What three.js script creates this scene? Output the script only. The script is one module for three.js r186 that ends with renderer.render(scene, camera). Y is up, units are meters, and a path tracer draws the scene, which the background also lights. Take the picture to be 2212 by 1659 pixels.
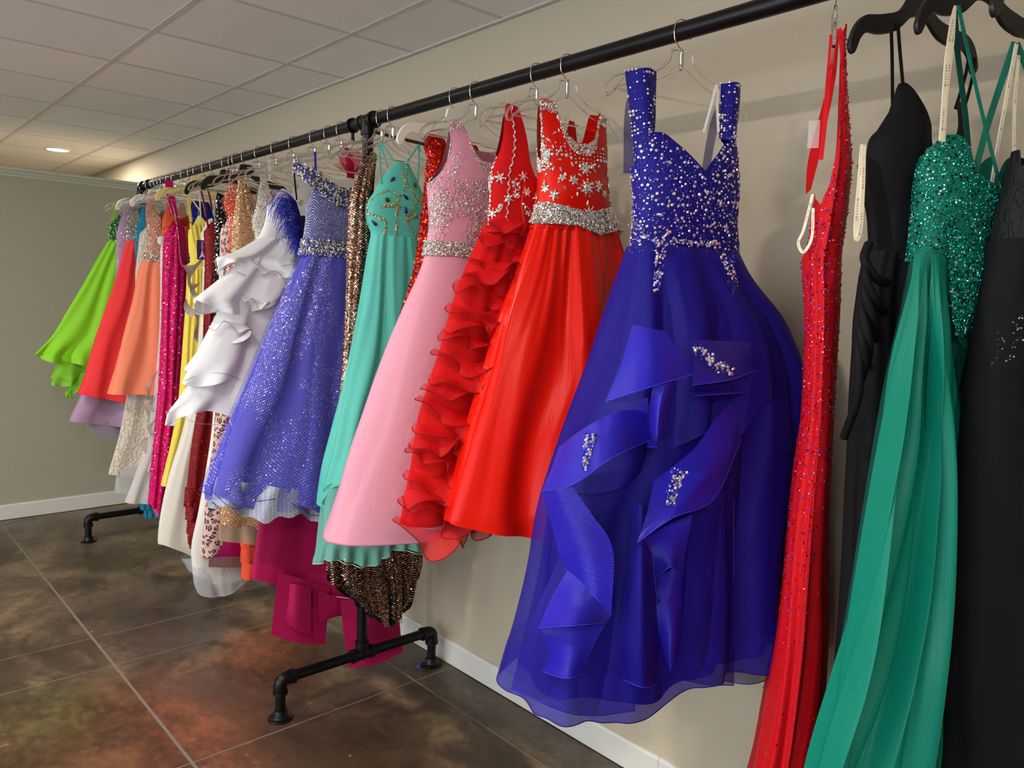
import * as THREE from 'three';
import { RectAreaLightUniformsLib } from 'three/addons/lights/RectAreaLightUniformsLib.js';
import { mergeGeometries } from 'three/addons/utils/BufferGeometryUtils.js';
import { RoundedBoxGeometry } from 'three/addons/geometries/RoundedBoxGeometry.js';

// ---------- camera, exposure ----------
const SKY = 7;
const scene = new THREE.Scene();
scene.background = new THREE.Color(0xdfe8f2);   // bright overcast sky outside the added shop windows
scene.backgroundIntensity = SKY;
const camera = new THREE.PerspectiveCamera(52.89, 2212 / 1659, 0.05, 60);
camera.position.set(0, 1.632, 2.088);
camera.up.set(-0.0972, 0.9942, -0.046);
camera.lookAt(-0.73514, 1.632 - 0.10288, 2.088 - 0.67006);
const renderer = new THREE.WebGLRenderer({ antialias: true });
renderer.toneMapping = THREE.LinearToneMapping;
renderer.toneMappingExposure = 0.87;
renderer.shadowMap.enabled = true;
RectAreaLightUniformsLib.init();
const LAMP = 580;                       // luminance of each recessed downlight
const LAMP_COLOR = 0xfff4e6;

// ---------- helpers ----------
function rng(seed) { let a = seed >>> 0; return () => { a = (a + 0x6D2B79F5) | 0; let t = Math.imul(a ^ (a >>> 15), 1 | a); t = (t + Math.imul(t ^ (t >>> 7), 61 | t)) ^ t; return ((t ^ (t >>> 14)) >>> 0) / 4294967296; }; }
const clamp = (v, a = 0, b = 1) => Math.min(b, Math.max(a, v));
const lerp = (a, b, t) => a + (b - a) * t;
const sst = (a, b, x) => { const t = clamp((x - a) / (b - a)); return t * t * (3 - 2 * t); };
const V3 = (x, y, z) => new THREE.Vector3(x, y, z);
const used = {};
const numbered = (n) => { const k = used[n] = (used[n] ?? -1) + 1; return k ? n + '_' + String(k).padStart(3, '0') : n; };
function hash2(x, y, s) { let h = Math.imul(x, 374761393) ^ Math.imul(y, 668265263) ^ Math.imul(s, 1274126177); h = Math.imul(h ^ (h >>> 13), 1103515245); return ((h ^ (h >>> 16)) >>> 0) / 4294967296; }
function vnoise(x, y, s) { const i = Math.floor(x), j = Math.floor(y), u = sst(0, 1, x - i), v = sst(0, 1, y - j); return lerp(lerp(hash2(i, j, s), hash2(i + 1, j, s), u), lerp(hash2(i, j + 1, s), hash2(i + 1, j + 1, s), u), v); }
function fbm(x, y, s, o = 4) { let a = 0, w = 0.5, n = 0; for (let k = 0; k < o; k++) { a += w * vnoise(x, y, s + k); n += w; w *= 0.5; x *= 2.03; y *= 2.03; } return a / n; }
function dataTex(w, h, fn, srgb, rx = 1, ry = 1) {
  const d = new Uint8Array(w * h * 4);
  for (let j = 0; j < h; j++) for (let i = 0; i < w; i++) { const c = fn(i, j), k = (j * w + i) * 4; if (c.length) { d[k] = c[0]; d[k + 1] = c[1]; d[k + 2] = c[2]; } else d[k] = d[k + 1] = d[k + 2] = c; d[k + 3] = 255; }
  const t = new THREE.DataTexture(d, w, h); t.wrapS = t.wrapT = THREE.RepeatWrapping; t.magFilter = THREE.LinearFilter; t.minFilter = THREE.LinearMipmapLinearFilter; t.generateMipmaps = true;
  if (srgb) t.colorSpace = THREE.SRGBColorSpace; t.repeat.set(rx, ry); t.needsUpdate = true; return t;
}
function canvasTex(w, h, draw, rx = 1, ry = 1) {
  const c = document.createElement('canvas'); c.width = w; c.height = h; draw(c.getContext('2d'), w, h);
  const t = new THREE.CanvasTexture(c); t.colorSpace = THREE.SRGBColorSpace; t.wrapS = t.wrapT = THREE.RepeatWrapping; t.repeat.set(rx, ry); return t;
}
const std = (o) => new THREE.MeshStandardMaterial(o);
const phy = (o) => new THREE.MeshPhysicalMaterial({ side: THREE.DoubleSide, ...o });
function obj(name, geo, mat, parent = scene) {
  if (Array.isArray(geo)) geo = merge(geo);
  const m = new THREE.Mesh(geo, mat); m.name = parent === scene ? numbered(name) : name; m.castShadow = m.receiveShadow = true; parent.add(m); return m;
}
function merge(list) { return list.length === 1 ? list[0] : mergeGeometries(list.map((g) => { const n = g.index ? g.toNonIndexed() : g.clone(); for (const k of Object.keys(n.attributes)) if (!['position', 'normal', 'uv'].includes(k)) n.deleteAttribute(k); return n; })); }
function tag(o, label, category, group) { o.userData.label = label; o.userData.category = category; if (group) o.userData.group = group; return o; }
function thing(name, label, category, [x, y, z], turn = 0, group) { const o = new THREE.Group(); o.name = numbered(name); o.position.set(x, y, z); o.rotation.y = turn; scene.add(o); return tag(o, label, category, group); }
function struct(o) { o.userData.kind = 'structure'; return o; }
function boxG(x0, x1, y0, y1, z0, z1) { const g = new THREE.BoxGeometry(x1 - x0, y1 - y0, z1 - z0); g.translate((x0 + x1) / 2, (y0 + y1) / 2, (z0 + z1) / 2); return g; }
function tube(pts, r, n = 0, radial = 8, closed = false) { const c = new THREE.CatmullRomCurve3(pts.map((p) => p.isVector3 ? p : V3(...p)), closed, 'centripetal'); return new THREE.TubeGeometry(c, n || pts.length * 6, r, radial, closed); }
function rod(a, b, r, seg = 20) { const A = V3(...a), B = V3(...b), d = B.clone().sub(A), g = new THREE.CylinderGeometry(r, r, d.length(), seg); g.applyQuaternion(new THREE.Quaternion().setFromUnitVectors(V3(0, 1, 0), d.normalize())); g.translate((A.x + B.x) / 2, (A.y + B.y) / 2, (A.z + B.z) / 2); return g; }
function settle(t) { const b = new THREE.Box3().setFromObject(t); const dy = b.min.y - t.position.y; t.position.y += dy; for (const c of t.children) c.position.y -= dy; return t; }

// ---------- the room's light: recessed downlights in the ceiling ----------
const CEIL = 2.745;
const trimMat = std({ color: 0xe6e3da, roughness: 0.5 });
const glowMat = std({ color: 0xffffff, emissive: LAMP_COLOR, emissiveIntensity: 9, roughness: 0.6 });
function downlight(x, z, label, power = 1) {
  const t = thing('recessed_light', label, 'ceiling light', [x, CEIL, z], 0, 'recessed ceiling lights');
  const ring = new THREE.LatheGeometry([[0.076, -0.001], [0.08, -0.007], [0.098, -0.004], [0.1, 0.0005]].map((p) => new THREE.Vector2(...p)), 40);
  obj('trim_ring', ring, trimMat, t);
  const lens = new THREE.CylinderGeometry(0.078, 0.078, 0.004, 36); lens.translate(0, -0.003, 0); obj('lens', lens, glowMat, t);
  const l = new THREE.RectAreaLight(LAMP_COLOR, LAMP * power, 0.14, 0.14); l.position.set(0, -0.011, 0); l.rotation.x = -Math.PI / 2; l.name = 'lamp_light'; t.add(l);
  return t;
}
downlight(-7.14, 0.56, 'lit round recessed ceiling light above the far partition wall', 1.1);
downlight(-7.6, 2.6, 'unseen recessed ceiling light added beyond the partition to brighten the far ceiling', 1.6);  // extra lamp out of view, added to lift the dark far end of the ceiling
downlight(0.9, 2.2, 'recessed ceiling light over the aisle nearest the green gown');
downlight(-1.5, 2.2, 'recessed ceiling light over the aisle facing the red satin gown');
downlight(-3.9, 2.2, 'recessed ceiling light over the aisle facing the white ruffled gown');
downlight(0.9, 4.6, 'recessed ceiling light in the rear row nearest the right wall');
downlight(-1.5, 4.6, 'second recessed ceiling light of the rear row from the right wall');
downlight(-3.9, 4.6, 'recessed ceiling light of the rear row nearest the partition');

// ---------- structure ----------
const X0 = -9.6, X1 = 3.4, Z1 = 6.6, PX = -6.34;
{
  // painted walls
  const paint = (hex, s) => std({ color: hex, roughness: 0.82, bumpMap: dataTex(256, 256, (i, j) => 255 * (0.6 * vnoise(i / 3, j / 3, s) + 0.4 * vnoise(i / 9, j / 9, s + 3)), false), bumpScale: 0.0007 });
  const wallUV = (g) => { const p = g.attributes.position, n = g.attributes.normal, u = g.attributes.uv; for (let i = 0; i < p.count; i++) u.setXY(i, (Math.abs(n.getX(i)) > 0.5 ? p.getZ(i) : p.getX(i)) * 1.6, (Math.abs(n.getY(i)) > 0.5 ? p.getZ(i) : p.getY(i)) * 1.6); return g; };
  const wp = paint(0xbcb19a, 11), wp2 = paint(0xa9a590, 12);
  struct(obj('wall_back', wallUV(boxG(X0, X1, -0.1, CEIL + 0.25, -0.15, 0)), wp));
  struct(obj('wall_left', wallUV(boxG(PX - 0.12, PX, 0, 2.4, 0.001, Z1)), wp2));
  struct(obj('wall_far', wallUV(boxG(X0 - 0.15, X0, -0.1, CEIL + 0.25, -0.15, Z1 + 0.15)), wp));
  struct(obj('wall_right', wallUV(boxG(X1, X1 + 0.15, -0.1, CEIL + 0.25, -0.15, Z1 + 0.15)), wp));
  // shopfront added behind the camera to brighten the ceiling: long opening, framed panes
  const wx0 = -5.6, wx1 = 2.6, wy0 = 0.3, wy1 = 2.5;
  struct(obj('wall_front', [boxG(X0, wx0, -0.1, CEIL + 0.25, Z1, Z1 + 0.15), boxG(wx1, X1, -0.1, CEIL + 0.25, Z1, Z1 + 0.15), boxG(wx0, wx1, -0.1, wy0, Z1, Z1 + 0.15), boxG(wx0, wx1, wy1, CEIL + 0.25, Z1, Z1 + 0.15)].map(wallUV), wp));
  const frameM = std({ color: 0x2a2a2c, roughness: 0.4, metalness: 0.5 }), paneM = new THREE.MeshPhysicalMaterial({ color: 0xffffff, transmission: 1, thickness: 0, roughness: 0, ior: 1.5 });
  for (let k = 0; k < 4; k++) { const a = wx0 + (wx1 - wx0) * k / 4, b = wx0 + (wx1 - wx0) * (k + 1) / 4, g = new THREE.Group(); g.name = 'window_' + (k + 1); scene.add(g); struct(g); const f = 0.03; obj('frame', [boxG(a, b, wy0, wy0 + 2 * f, Z1 + 0.03, Z1 + 0.1), boxG(a, b, wy1 - 2 * f, wy1, Z1 + 0.03, Z1 + 0.1), boxG(a, a + f, wy0, wy1, Z1 + 0.03, Z1 + 0.1), boxG(b - f, b, wy0, wy1, Z1 + 0.03, Z1 + 0.1)], frameM, g); obj('pane', boxG(a + f, b - f, wy0 + 2 * f, wy1 - 2 * f, Z1 + 0.062, Z1 + 0.064), paneM, g); }
  // crown of the partition
  const crown = (pts, x, len) => { const s = new THREE.Shape(pts.map((p) => new THREE.Vector2(...p))); const g = new THREE.ExtrudeGeometry(s, { depth: len, bevelEnabled: false }); g.translate(x, 0, 0.002); return g; };
  const white = std({ color: 0xd9d8d0, roughness: 0.45 }), crownM = std({ color: 0xb9bba9, roughness: 0.5 });
  struct(obj('trim_1', crown([[-0.14, 2.395], [0.008, 2.395], [0.008, 2.41], [0.016, 2.418], [0.016, 2.43], [0.03, 2.437], [0.03, 2.455], [-0.14, 2.455]], PX, Z1 - 0.01), crownM));
  // baseboards, with real board joints
  const boards = (name, runs, f) => { const g = new THREE.Group(); g.name = name; scene.add(g); struct(g); for (const r of runs) obj('board', f(...r), white, g); };
  const prof = [[0, 0.004], [0.013, 0.004], [0.013, 0.1], [0.009, 0.108], [0, 0.11]];
  const alongX = (a, b) => { const s = new THREE.Shape(prof.map((p) => new THREE.Vector2(p[0], p[1]))); const g = new THREE.ExtrudeGeometry(s, { depth: b - a - 0.0016, bevelEnabled: false }); g.rotateY(-Math.PI / 2); g.translate(b, 0, 0.001); return g; };
  const alongZ = (a, b) => { const s = new THREE.Shape(prof.map((p) => new THREE.Vector2(p[0], p[1]))); const g = new THREE.ExtrudeGeometry(s, { depth: b - a - 0.0016, bevelEnabled: false }); g.translate(PX + 0.001, 0, a); return g; };
  boards('baseboard_back', [[PX + 0.002, -3.92], [-3.92, -1.476], [-1.476, 0.96], [0.96, X1]], alongX);
  boards('baseboard_left', [[0.016, 2.45], [2.45, Z1]], alongZ);

  // suspended ceiling: each tile and each grid bar its own piece
  const ceil = new THREE.Group(); ceil.name = 'ceiling'; scene.add(ceil); struct(ceil);
  obj('deck', boxG(X0, X1, CEIL + 0.12, CEIL + 0.2, 0, Z1), std({ color: 0x8a877f, roughness: 0.95 }), ceil);
  const tb = dataTex(512, 512, (i, j) => { let v = 190 + 50 * vnoise(i / 5, j / 5, 5); const h = hash2(i >> 1, j >> 1, 9); if (h > 0.965) v -= 150 * (h - 0.93) / 0.07; return clamp(v, 0, 255); }, false);
  const tm = [0xeeebe6, 0xf0ede8, 0xebe8e3].map((c) => std({ color: c, roughness: 0.95, bumpMap: tb, bumpScale: 0.0012 }));
  const barM = std({ color: 0xd2cec7, roughness: 0.7 });
  const P = 0.6066, gx = [], gz = [0.0];
  for (let x = -3.0 - P * 10; x < X1; x += P) gx.push(x);
  for (let z = 0.335; z < Z1; z += P) gz.push(z);
  const xs = [X0 + 0.01, ...gx.filter((x) => x > X0 + 0.1), X1 - 0.01], zs = [0.012, ...gz.slice(1), Z1 - 0.01];
  let n = 0;
  for (let i = 0; i < xs.length - 1; i++) for (let j = 0; j < zs.length - 1; j++) {
    const g = boxG(xs[i] + 0.006, xs[i + 1] - 0.006, CEIL + 0.0008, CEIL + 0.018, zs[j] + 0.006, zs[j + 1] - 0.006);
    const p = g.attributes.position, u = g.attributes.uv; for (let k = 0; k < p.count; k++) u.setXY(k, p.getX(k) * 1.5, p.getZ(k) * 1.5);
    obj('tile', g, tm[(n++ * 7 + i) % 3], ceil);
  }
  for (const z of zs) obj('grid_bar', boxG(X0 + 0.01, X1 - 0.01, CEIL - 0.001, CEIL + 0.03, z - 0.012, z + 0.012), barM, ceil);
  for (const x of xs.slice(1, -1)) obj('grid_bar', boxG(x - 0.012, x + 0.012, CEIL - 0.0005, CEIL + 0.03, 0.012, Z1 - 0.01), barM, ceil);
  obj('wall_angle', [boxG(X0, X1, CEIL - 0.004, CEIL + 0.012, 0.0005, 0.022), boxG(X0, X1, CEIL - 0.004, CEIL + 0.03, 0.0005, 0.003)], barM, ceil);

  // floor: acid-stained slabs with saw-cut joints, over the mortar that shows in the cuts
  const floor = new THREE.Group(); floor.name = 'floor'; scene.add(floor); struct(floor);
  const FW = 8, FH = 4;
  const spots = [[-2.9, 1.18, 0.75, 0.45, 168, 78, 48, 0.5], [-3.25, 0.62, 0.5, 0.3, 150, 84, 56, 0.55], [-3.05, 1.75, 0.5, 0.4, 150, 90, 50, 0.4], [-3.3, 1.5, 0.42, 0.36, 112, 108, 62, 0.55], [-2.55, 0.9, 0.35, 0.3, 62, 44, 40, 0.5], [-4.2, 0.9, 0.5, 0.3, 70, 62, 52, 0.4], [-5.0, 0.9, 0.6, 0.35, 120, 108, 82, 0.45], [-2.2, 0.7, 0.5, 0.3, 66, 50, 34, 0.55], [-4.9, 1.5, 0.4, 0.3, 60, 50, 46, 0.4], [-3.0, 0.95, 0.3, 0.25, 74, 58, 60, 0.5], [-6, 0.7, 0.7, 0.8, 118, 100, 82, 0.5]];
  const fTex = dataTex(2048, 1024, (i, j) => {
    const x = i / 2048 * FW - FW, z = j / 1024 * FH;
    const wx = x + 0.5 * (fbm(x * 1.7, z * 1.7, 40) - 0.5), wz = z + 0.5 * (fbm(x * 1.7, z * 1.7, 50) - 0.5);
    const big = fbm(wx * 1.6, wz * 2.2, 1, 5), mid = fbm(wx * 5, wz * 8, 7, 5), fin = fbm(x * 34, z * 46, 21, 3), grit = hash2(i, j, 3);
    let t = sst(0.28, 0.72, big * 0.6 + mid * 0.4);
    let c = [lerp(70, 146, t), lerp(56, 124, t), lerp(47, 98, t)];
    const m2 = sst(0.5, 0.75, mid); c = [c[0] + 22 * m2, c[1] + 18 * m2, c[2] + 12 * m2];
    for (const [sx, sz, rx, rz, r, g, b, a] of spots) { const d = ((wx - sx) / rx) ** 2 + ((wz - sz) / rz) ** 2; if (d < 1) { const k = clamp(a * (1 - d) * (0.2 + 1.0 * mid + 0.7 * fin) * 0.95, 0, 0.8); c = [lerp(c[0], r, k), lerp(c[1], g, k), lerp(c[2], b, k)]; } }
    if (z < 0.22) { const k = 0.55; c = [lerp(c[0], 104, k), lerp(c[1], 92, k), lerp(c[2], 78, k)]; }
    const v = 0.72 + 0.38 * fin + (grit - 0.5) * 0.1; c = c.map((q) => q * v * 0.92);
    const sc = vnoise(x * 90, z * 30, 77); if (sc > 0.93 && mid > 0.5) c = c.map((q) => q + 26);
    return c.map((q) => clamp(q, 0, 255));
  }, true);
  const rTex = dataTex(512, 256, (i, j) => { const v = fbm(i / 14, j / 14, 31, 4); return 255 * clamp(0.16 + 0.36 * v); }, false);
  const slabM = phy({ map: fTex, roughnessMap: rTex, roughness: 1, side: THREE.FrontSide, bumpMap: rTex, bumpScale: 0.0015, specularIntensity: 0.85 });
  obj('joint_mortar', boxG(X0, X1, -0.12, -0.0012, 0, Z1), std({ color: 0x857b70, roughness: 0.85 }), floor);
  const slab = (x0, x1, z0, z1) => {
    const w = 0.0042, g = boxG(x0 + w, x1 - w, -0.04, 0, z0 + w, z1 - w), p = g.attributes.position, u = g.attributes.uv;
    for (let k = 0; k < p.count; k++) u.setXY(k, (p.getX(k) + FW) / FW, p.getZ(k) / FH);
    obj('slab', g, slabM, floor);
  };
  slab(X0, -2.61, 0.0, 0.218); slab(-2.61, X1, 0.0, 0.222);
  const row = (xsx, z0, z1) => { for (let i = 0; i < xsx.length - 1; i++) slab(xsx[i], xsx[i + 1], z0, z1); };
  row([X0, -7.2, -3.9, -3.552, -2.612, -1.0, 0.6, 2.2, X1], 0.221, 1.165);
  row([X0, -7.2, -4.437, -3.9, -3.552, -2.612, -1.0, 0.6, 2.2, X1], 1.169, 2.75);
  row([X0, -7.2, -5.2, -3.552, -1.9, -0.2, 1.5, X1], 2.756, 4.6);
  row([X0, -7.2, -5.2, -3.552, -1.9, -0.2, 1.5, X1], 4.606, Z1);
}

// ---------- black iron pipe rack: one bay and the start of the next ----------
const RX = [-5.475, -2.688, 0.1], RY = 2.323, RZ = 0.44;
const iron = std({ color: 0x17171a, roughness: 0.34, metalness: 0.55, bumpMap: dataTex(128, 128, (i, j) => 255 * fbm(i / 6, j / 6, 61, 3), false), bumpScale: 0.0004 });
{
  const r = 0.0215, ft = 0.158;
  const t = thing('pipe_rack', 'black iron pipe clothes rack carrying the dresses along the wall', 'clothes rack', [0, 0, 0]);
  obj('rail', [rod([RX[0], RY, RZ], [RX[1], RY, RZ], r, 28), rod([RX[1], RY, RZ], [RX[2], RY, RZ], r + 0.0008, 28)], iron, t);
  const collar = (p, ax, R = r + 0.0075, h = 0.014) => { const a = [...p], b = [...p]; a[ax] -= h / 2; b[ax] += h / 2; return rod(a, b, R, 28); };
  for (let i = 0; i < 3; i++) {
    const x = RX[i];
    obj('upright', rod([x, ft, RZ], [x, RY, RZ], r, 24), iron, t);
    if (i === 1) obj('tee_fitting', [rod([x - 0.045, RY, RZ], [x + 0.045, RY, RZ], r + 0.0045, 28), rod([x, RY - 0.05, RZ], [x, RY, RZ], r + 0.0045, 28), collar([x - 0.042, RY, RZ], 0), collar([x + 0.042, RY, RZ], 0, r + 0.011), collar([x, RY - 0.046, RZ], 1), new THREE.SphereGeometry(r + 0.006, 20, 14).translate(x, RY, RZ)], iron, t);
    else obj('elbow_fitting', [tube([[x + (i ? -0.05 : 0.05), RY, RZ], [x + (i ? -0.02 : 0.02), RY - 0.002, RZ], [x + (i ? -0.003 : 0.003), RY - 0.02, RZ], [x, RY - 0.055, RZ]], r + 0.005, 20, 20), collar([x + (i ? -0.05 : 0.05), RY, RZ], 0), collar([x, RY - 0.055, RZ], 1)], iron, t);
    obj('base_tee_fitting', [rod([x, ft, RZ - 0.045], [x, ft, RZ + 0.045], r + 0.0045, 28), rod([x, ft, RZ], [x, ft + 0.05, RZ], r + 0.0045, 28), collar([x, ft, RZ - 0.042], 2), collar([x, ft, RZ + 0.042], 2), collar([x, ft + 0.048, RZ], 1), new THREE.SphereGeometry(r + 0.006, 20, 14).translate(x, ft, RZ)], iron, t);
    for (const s of [-1, 1]) {
      const zf = RZ + s * 0.362, zi = zf - s * 0.05;
      obj('base_pipe', rod([x, ft, RZ + s * 0.04], [x, ft, zi], r - 0.001, 24), iron, t);
      obj('base_elbow', [tube([[x, ft, zi - s * 0.004], [x, ft, zf - s * 0.024], [x, ft - 0.006, zf - s * 0.007], [x, ft - 0.022, zf], [x, ft - 0.05, zf]], r + 0.0045, 24, 20), collar([x, ft, zi], 2), collar([x, ft - 0.05, zf], 1)], iron, t);
      obj('foot_pipe', rod([x, 0.012, zf], [x, ft - 0.05, zf], r - 0.002, 24), iron, t);
      const fl = new THREE.LatheGeometry([[0.0205, 0.036], [0.027, 0.034], [0.028, 0.014], [0.034, 0.0075], [0.047, 0.0065], [0.0485, 0.004], [0.0485, 0.0004], [0.01, 0.0004]].map((p) => new THREE.Vector2(...p)), 36); fl.translate(x, 0, zf);
      const fg = obj('floor_flange', fl, iron, t);
      const sc = []; for (let k = 0; k < 4; k++) { const a = Math.PI / 4 + k * Math.PI / 2, g = new THREE.SphereGeometry(0.0055, 10, 6); g.scale(1, 0.5, 1); g.translate(x + 0.0385 * Math.cos(a), 0.007, zf + 0.0385 * Math.sin(a)); sc.push(g); }
      for (const g of sc) obj('screw', g, iron, fg);
    }
  }
  // clamp beside the tee, with its wing screw, and the stay that ties the post to the wall
  const x = RX[1] - 0.115;
  obj('clamp', [collar([x, RY, RZ], 0, r + 0.008, 0.012), boxG(x - 0.006, x + 0.006, RY - 0.052, RY - 0.02, RZ - 0.004, RZ + 0.004), new THREE.SphereGeometry(0.008, 12, 8).translate(x, RY - 0.055, RZ)], iron, t);
  obj('clamp', [collar([RX[0] + 0.16, RY, RZ], 0, r + 0.008, 0.014), boxG(RX[0] + 0.154, RX[0] + 0.166, RY - 0.046, RY - 0.02, RZ - 0.004, RZ + 0.004)], iron, t);
  obj('wall_stay', [rod([RX[1], RY - 0.035, RZ - 0.02], [RX[1] - 0.2, RY + 0.002, 0.012], 0.0075, 12), rod([RX[1] - 0.2, RY + 0.002, 0.012], [RX[1] - 0.2, RY + 0.002, 0.0005], 0.028, 20)], iron, t);
}

// ---------- hangers ----------
const M = {
  clear: new THREE.MeshPhysicalMaterial({ color: 0xffffff, transmission: 1, thickness: 0.004, ior: 1.46, roughness: 0.04 }),
  chrome: std({ color: 0xd8d8d8, metalness: 1, roughness: 0.16 }),
  blackPlastic: std({ color: 0x131314, roughness: 0.38 }), whitePlastic: std({ color: 0xe8e4d8, roughness: 0.4 }), yellowPlastic: std({ color: 0xe2cf7a, roughness: 0.45 }),
};
const hookG = tube([[0, -0.016, -0.0255], [0, 0.008, -0.026], [0, 0.0245, -0.012], [0, 0.0265, 0.006], [0, 0.017, 0.022], [0, -0.002, 0.0265], [0, -0.024, 0.0235], [0, -0.034, 0.016], [0, -0.047, 0.002], [0, -0.06, 0], [0, -0.078, 0]], 0.0017, 70, 7);
function armPts(s, k) { return k === 0 ? [[0, -0.046, s * 0.002], [0, -0.047, s * 0.022], [0, -0.053, s * 0.031], [0, -0.075, s * 0.038], [0, -0.098, s * 0.062], [0, -0.112, s * 0.1], [0, -0.122, s * 0.145], [0, -0.135, s * 0.19], [0, -0.155, s * 0.218], [0, -0.176, s * 0.226], [0, -0.186, s * 0.217], [0, -0.178, s * 0.205]] : [[0, -0.09, 0], [0, -0.095, s * 0.015], [0, -0.118, s * 0.055], [0, -0.132, s * 0.09], [0, -0.143, s * 0.13], [0, -0.155, s * 0.175], [0, -0.166, s * 0.196], [0, -0.178, s * 0.205]]; }
const clearG = (() => {
  const g = [];
  for (const s of [-1, 1]) { g.push(tube(armPts(s, 0), 0.0036, 60, 7), tube(armPts(s, 1), 0.0032, 40, 7)); g.push(tube([[0, -0.128, s * 0.165], [0, -0.16, s * 0.188]], 0.002, 4, 6), tube([[0, -0.119, s * 0.125], [0, -0.107, s * 0.128], [0, -0.113, s * 0.143]], 0.0024, 10, 6)); }
  g.push(rod([0, -0.169, -0.195], [0, -0.169, 0.195], 0.003, 8), rod([0, -0.095, 0], [0, -0.048, 0], 0.0052, 12));
  return merge(g);
})();
const solidShape = (() => {
  const top = [[0, -0.043], [0.03, -0.047], [0.04, -0.075], [0.07, -0.1], [0.13, -0.113], [0.18, -0.12], [0.21, -0.14], [0.227, -0.172], [0.224, -0.186], [0.214, -0.19], [0.206, -0.18]], bot = [[0.194, -0.16], [0.172, -0.147], [0.13, -0.146], [0.075, -0.134], [0.03, -0.106], [0, -0.1]];
  const q = [...top, ...bot], s = new THREE.Shape(); s.moveTo(0, -0.043); s.splineThru(q.slice(1).map((p) => new THREE.Vector2(...p))); s.splineThru([...q].reverse().slice(1).map((p) => new THREE.Vector2(-p[0], p[1])));
  const g = new THREE.ExtrudeGeometry(s, { depth: 0.005, bevelEnabled: true, bevelSize: 0.002, bevelThickness: 0.0022, bevelSegments: 2, curveSegments: 24 }); g.translate(0, 0, -0.0025); g.rotateY(-Math.PI / 2); return g;
})();
function hanger(kind, x, th, label, { w = 1, tilt = 0, z = RZ } = {}) {
  const name = kind === 'clear' ? 'clear_hanger' : kind + '_hanger', mat = { clear: M.clear, black: M.blackPlastic, white: M.whitePlastic, yellow: M.yellowPlastic }[kind];
  const t = thing(name, label, 'hanger', [x, RY, z], -th * Math.PI / 180, 'hangers on the pipe rail'); t.rotation.order = 'YXZ'; t.rotation.x = tilt;
  obj('hook', hookG, M.chrome, t);
  const b = obj('body', kind === 'clear' ? clearG : solidShape, mat, t); b.scale.z = w;
  if (kind === 'clear') { const s = obj('swivel', [rod([0, -0.08, 0], [0, -0.055, 0], 0.0062, 12), rod([0, -0.088, 0], [0, -0.08, 0], 0.0045, 12)], M.chrome, t); }
  return t;
}

// ---------- cloth builders ----------
// smooth curve through [y, value] pairs
function curve(a) {
  a = [...a].sort((p, q) => p[0] - q[0]); const n = a.length, m = [];
  for (let i = 0; i < n; i++) { const s0 = i ? (a[i][1] - a[i - 1][1]) / Math.max(1e-6, a[i][0] - a[i - 1][0]) : null, s1 = i < n - 1 ? (a[i + 1][1] - a[i][1]) / Math.max(1e-6, a[i + 1][0] - a[i][0]) : null; m.push(s0 === null ? s1 ?? 0 : s1 === null ? s0 : s0 * s1 <= 0 ? 0 : 2 * s0 * s1 / (s0 + s1)); }
  return (y) => { if (n === 1) return a[0][1]; if (y <= a[0][0]) return a[0][1]; if (y >= a[n - 1][0]) return a[n - 1][1]; let i = 0; while (a[i + 1][0] < y) i++; const h = a[i + 1][0] - a[i][0], t = (y - a[i][0]) / h, t2 = t * t, t3 = t2 * t; return (2 * t3 - 3 * t2 + 1) * a[i][1] + (t3 - 2 * t2 + t) * h * m[i] + (3 * t2 - 2 * t3) * a[i + 1][1] + (t3 - t2) * h * m[i + 1]; };
}
const asCurve = (v) => typeof v === 'function' ? v : typeof v === 'number' ? () => v : curve(v);
function ring1(seed, k) { const r = rng(seed), v = []; for (let i = 0; i < k; i++) v.push(r() * 2 - 1); for (let i = 0; i < k; i++) v[i] = v[i] * 0.6 + (i % 2 ? 0.55 : -0.55); return (s) => { const x = ((s % 1) + 1) % 1 * k, i = Math.floor(x), t = sst(0, 1, x - i); return lerp(v[i % k], v[(i + 1) % k], t); }; }
// gathers and folds round a skirt: k folds, soft drift down the length
function folds(seed, k, ampTop, ampHem, y0, y1, pow = 1) {
  k = 2 * Math.round(k * 0.7);
  const a = ring1(seed, k), b = ring1(seed + 7, k * 2), c = ring1(seed + 13, Math.max(3, Math.round(k / 3)));
  return (s, y) => { const t = clamp((y0 - y) / (y0 - y1)), am = lerp(ampTop, ampHem, t ** pow); const q = s + 0.012 * Math.sin(y * 7 + seed + s * 25); const u = a(q), w = Math.sign(u) * Math.abs(u) ** 0.7; return 1.55 * am * (0.66 * w + 0.34 * b(q + 0.01 * t) * (1 - 0.4 * t) + 0.42 * c(s) * t) + 0.0022 * b(q * 1 + 0.3) * (1 - t); };
}
const SHIFT = 0.64;
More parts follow.
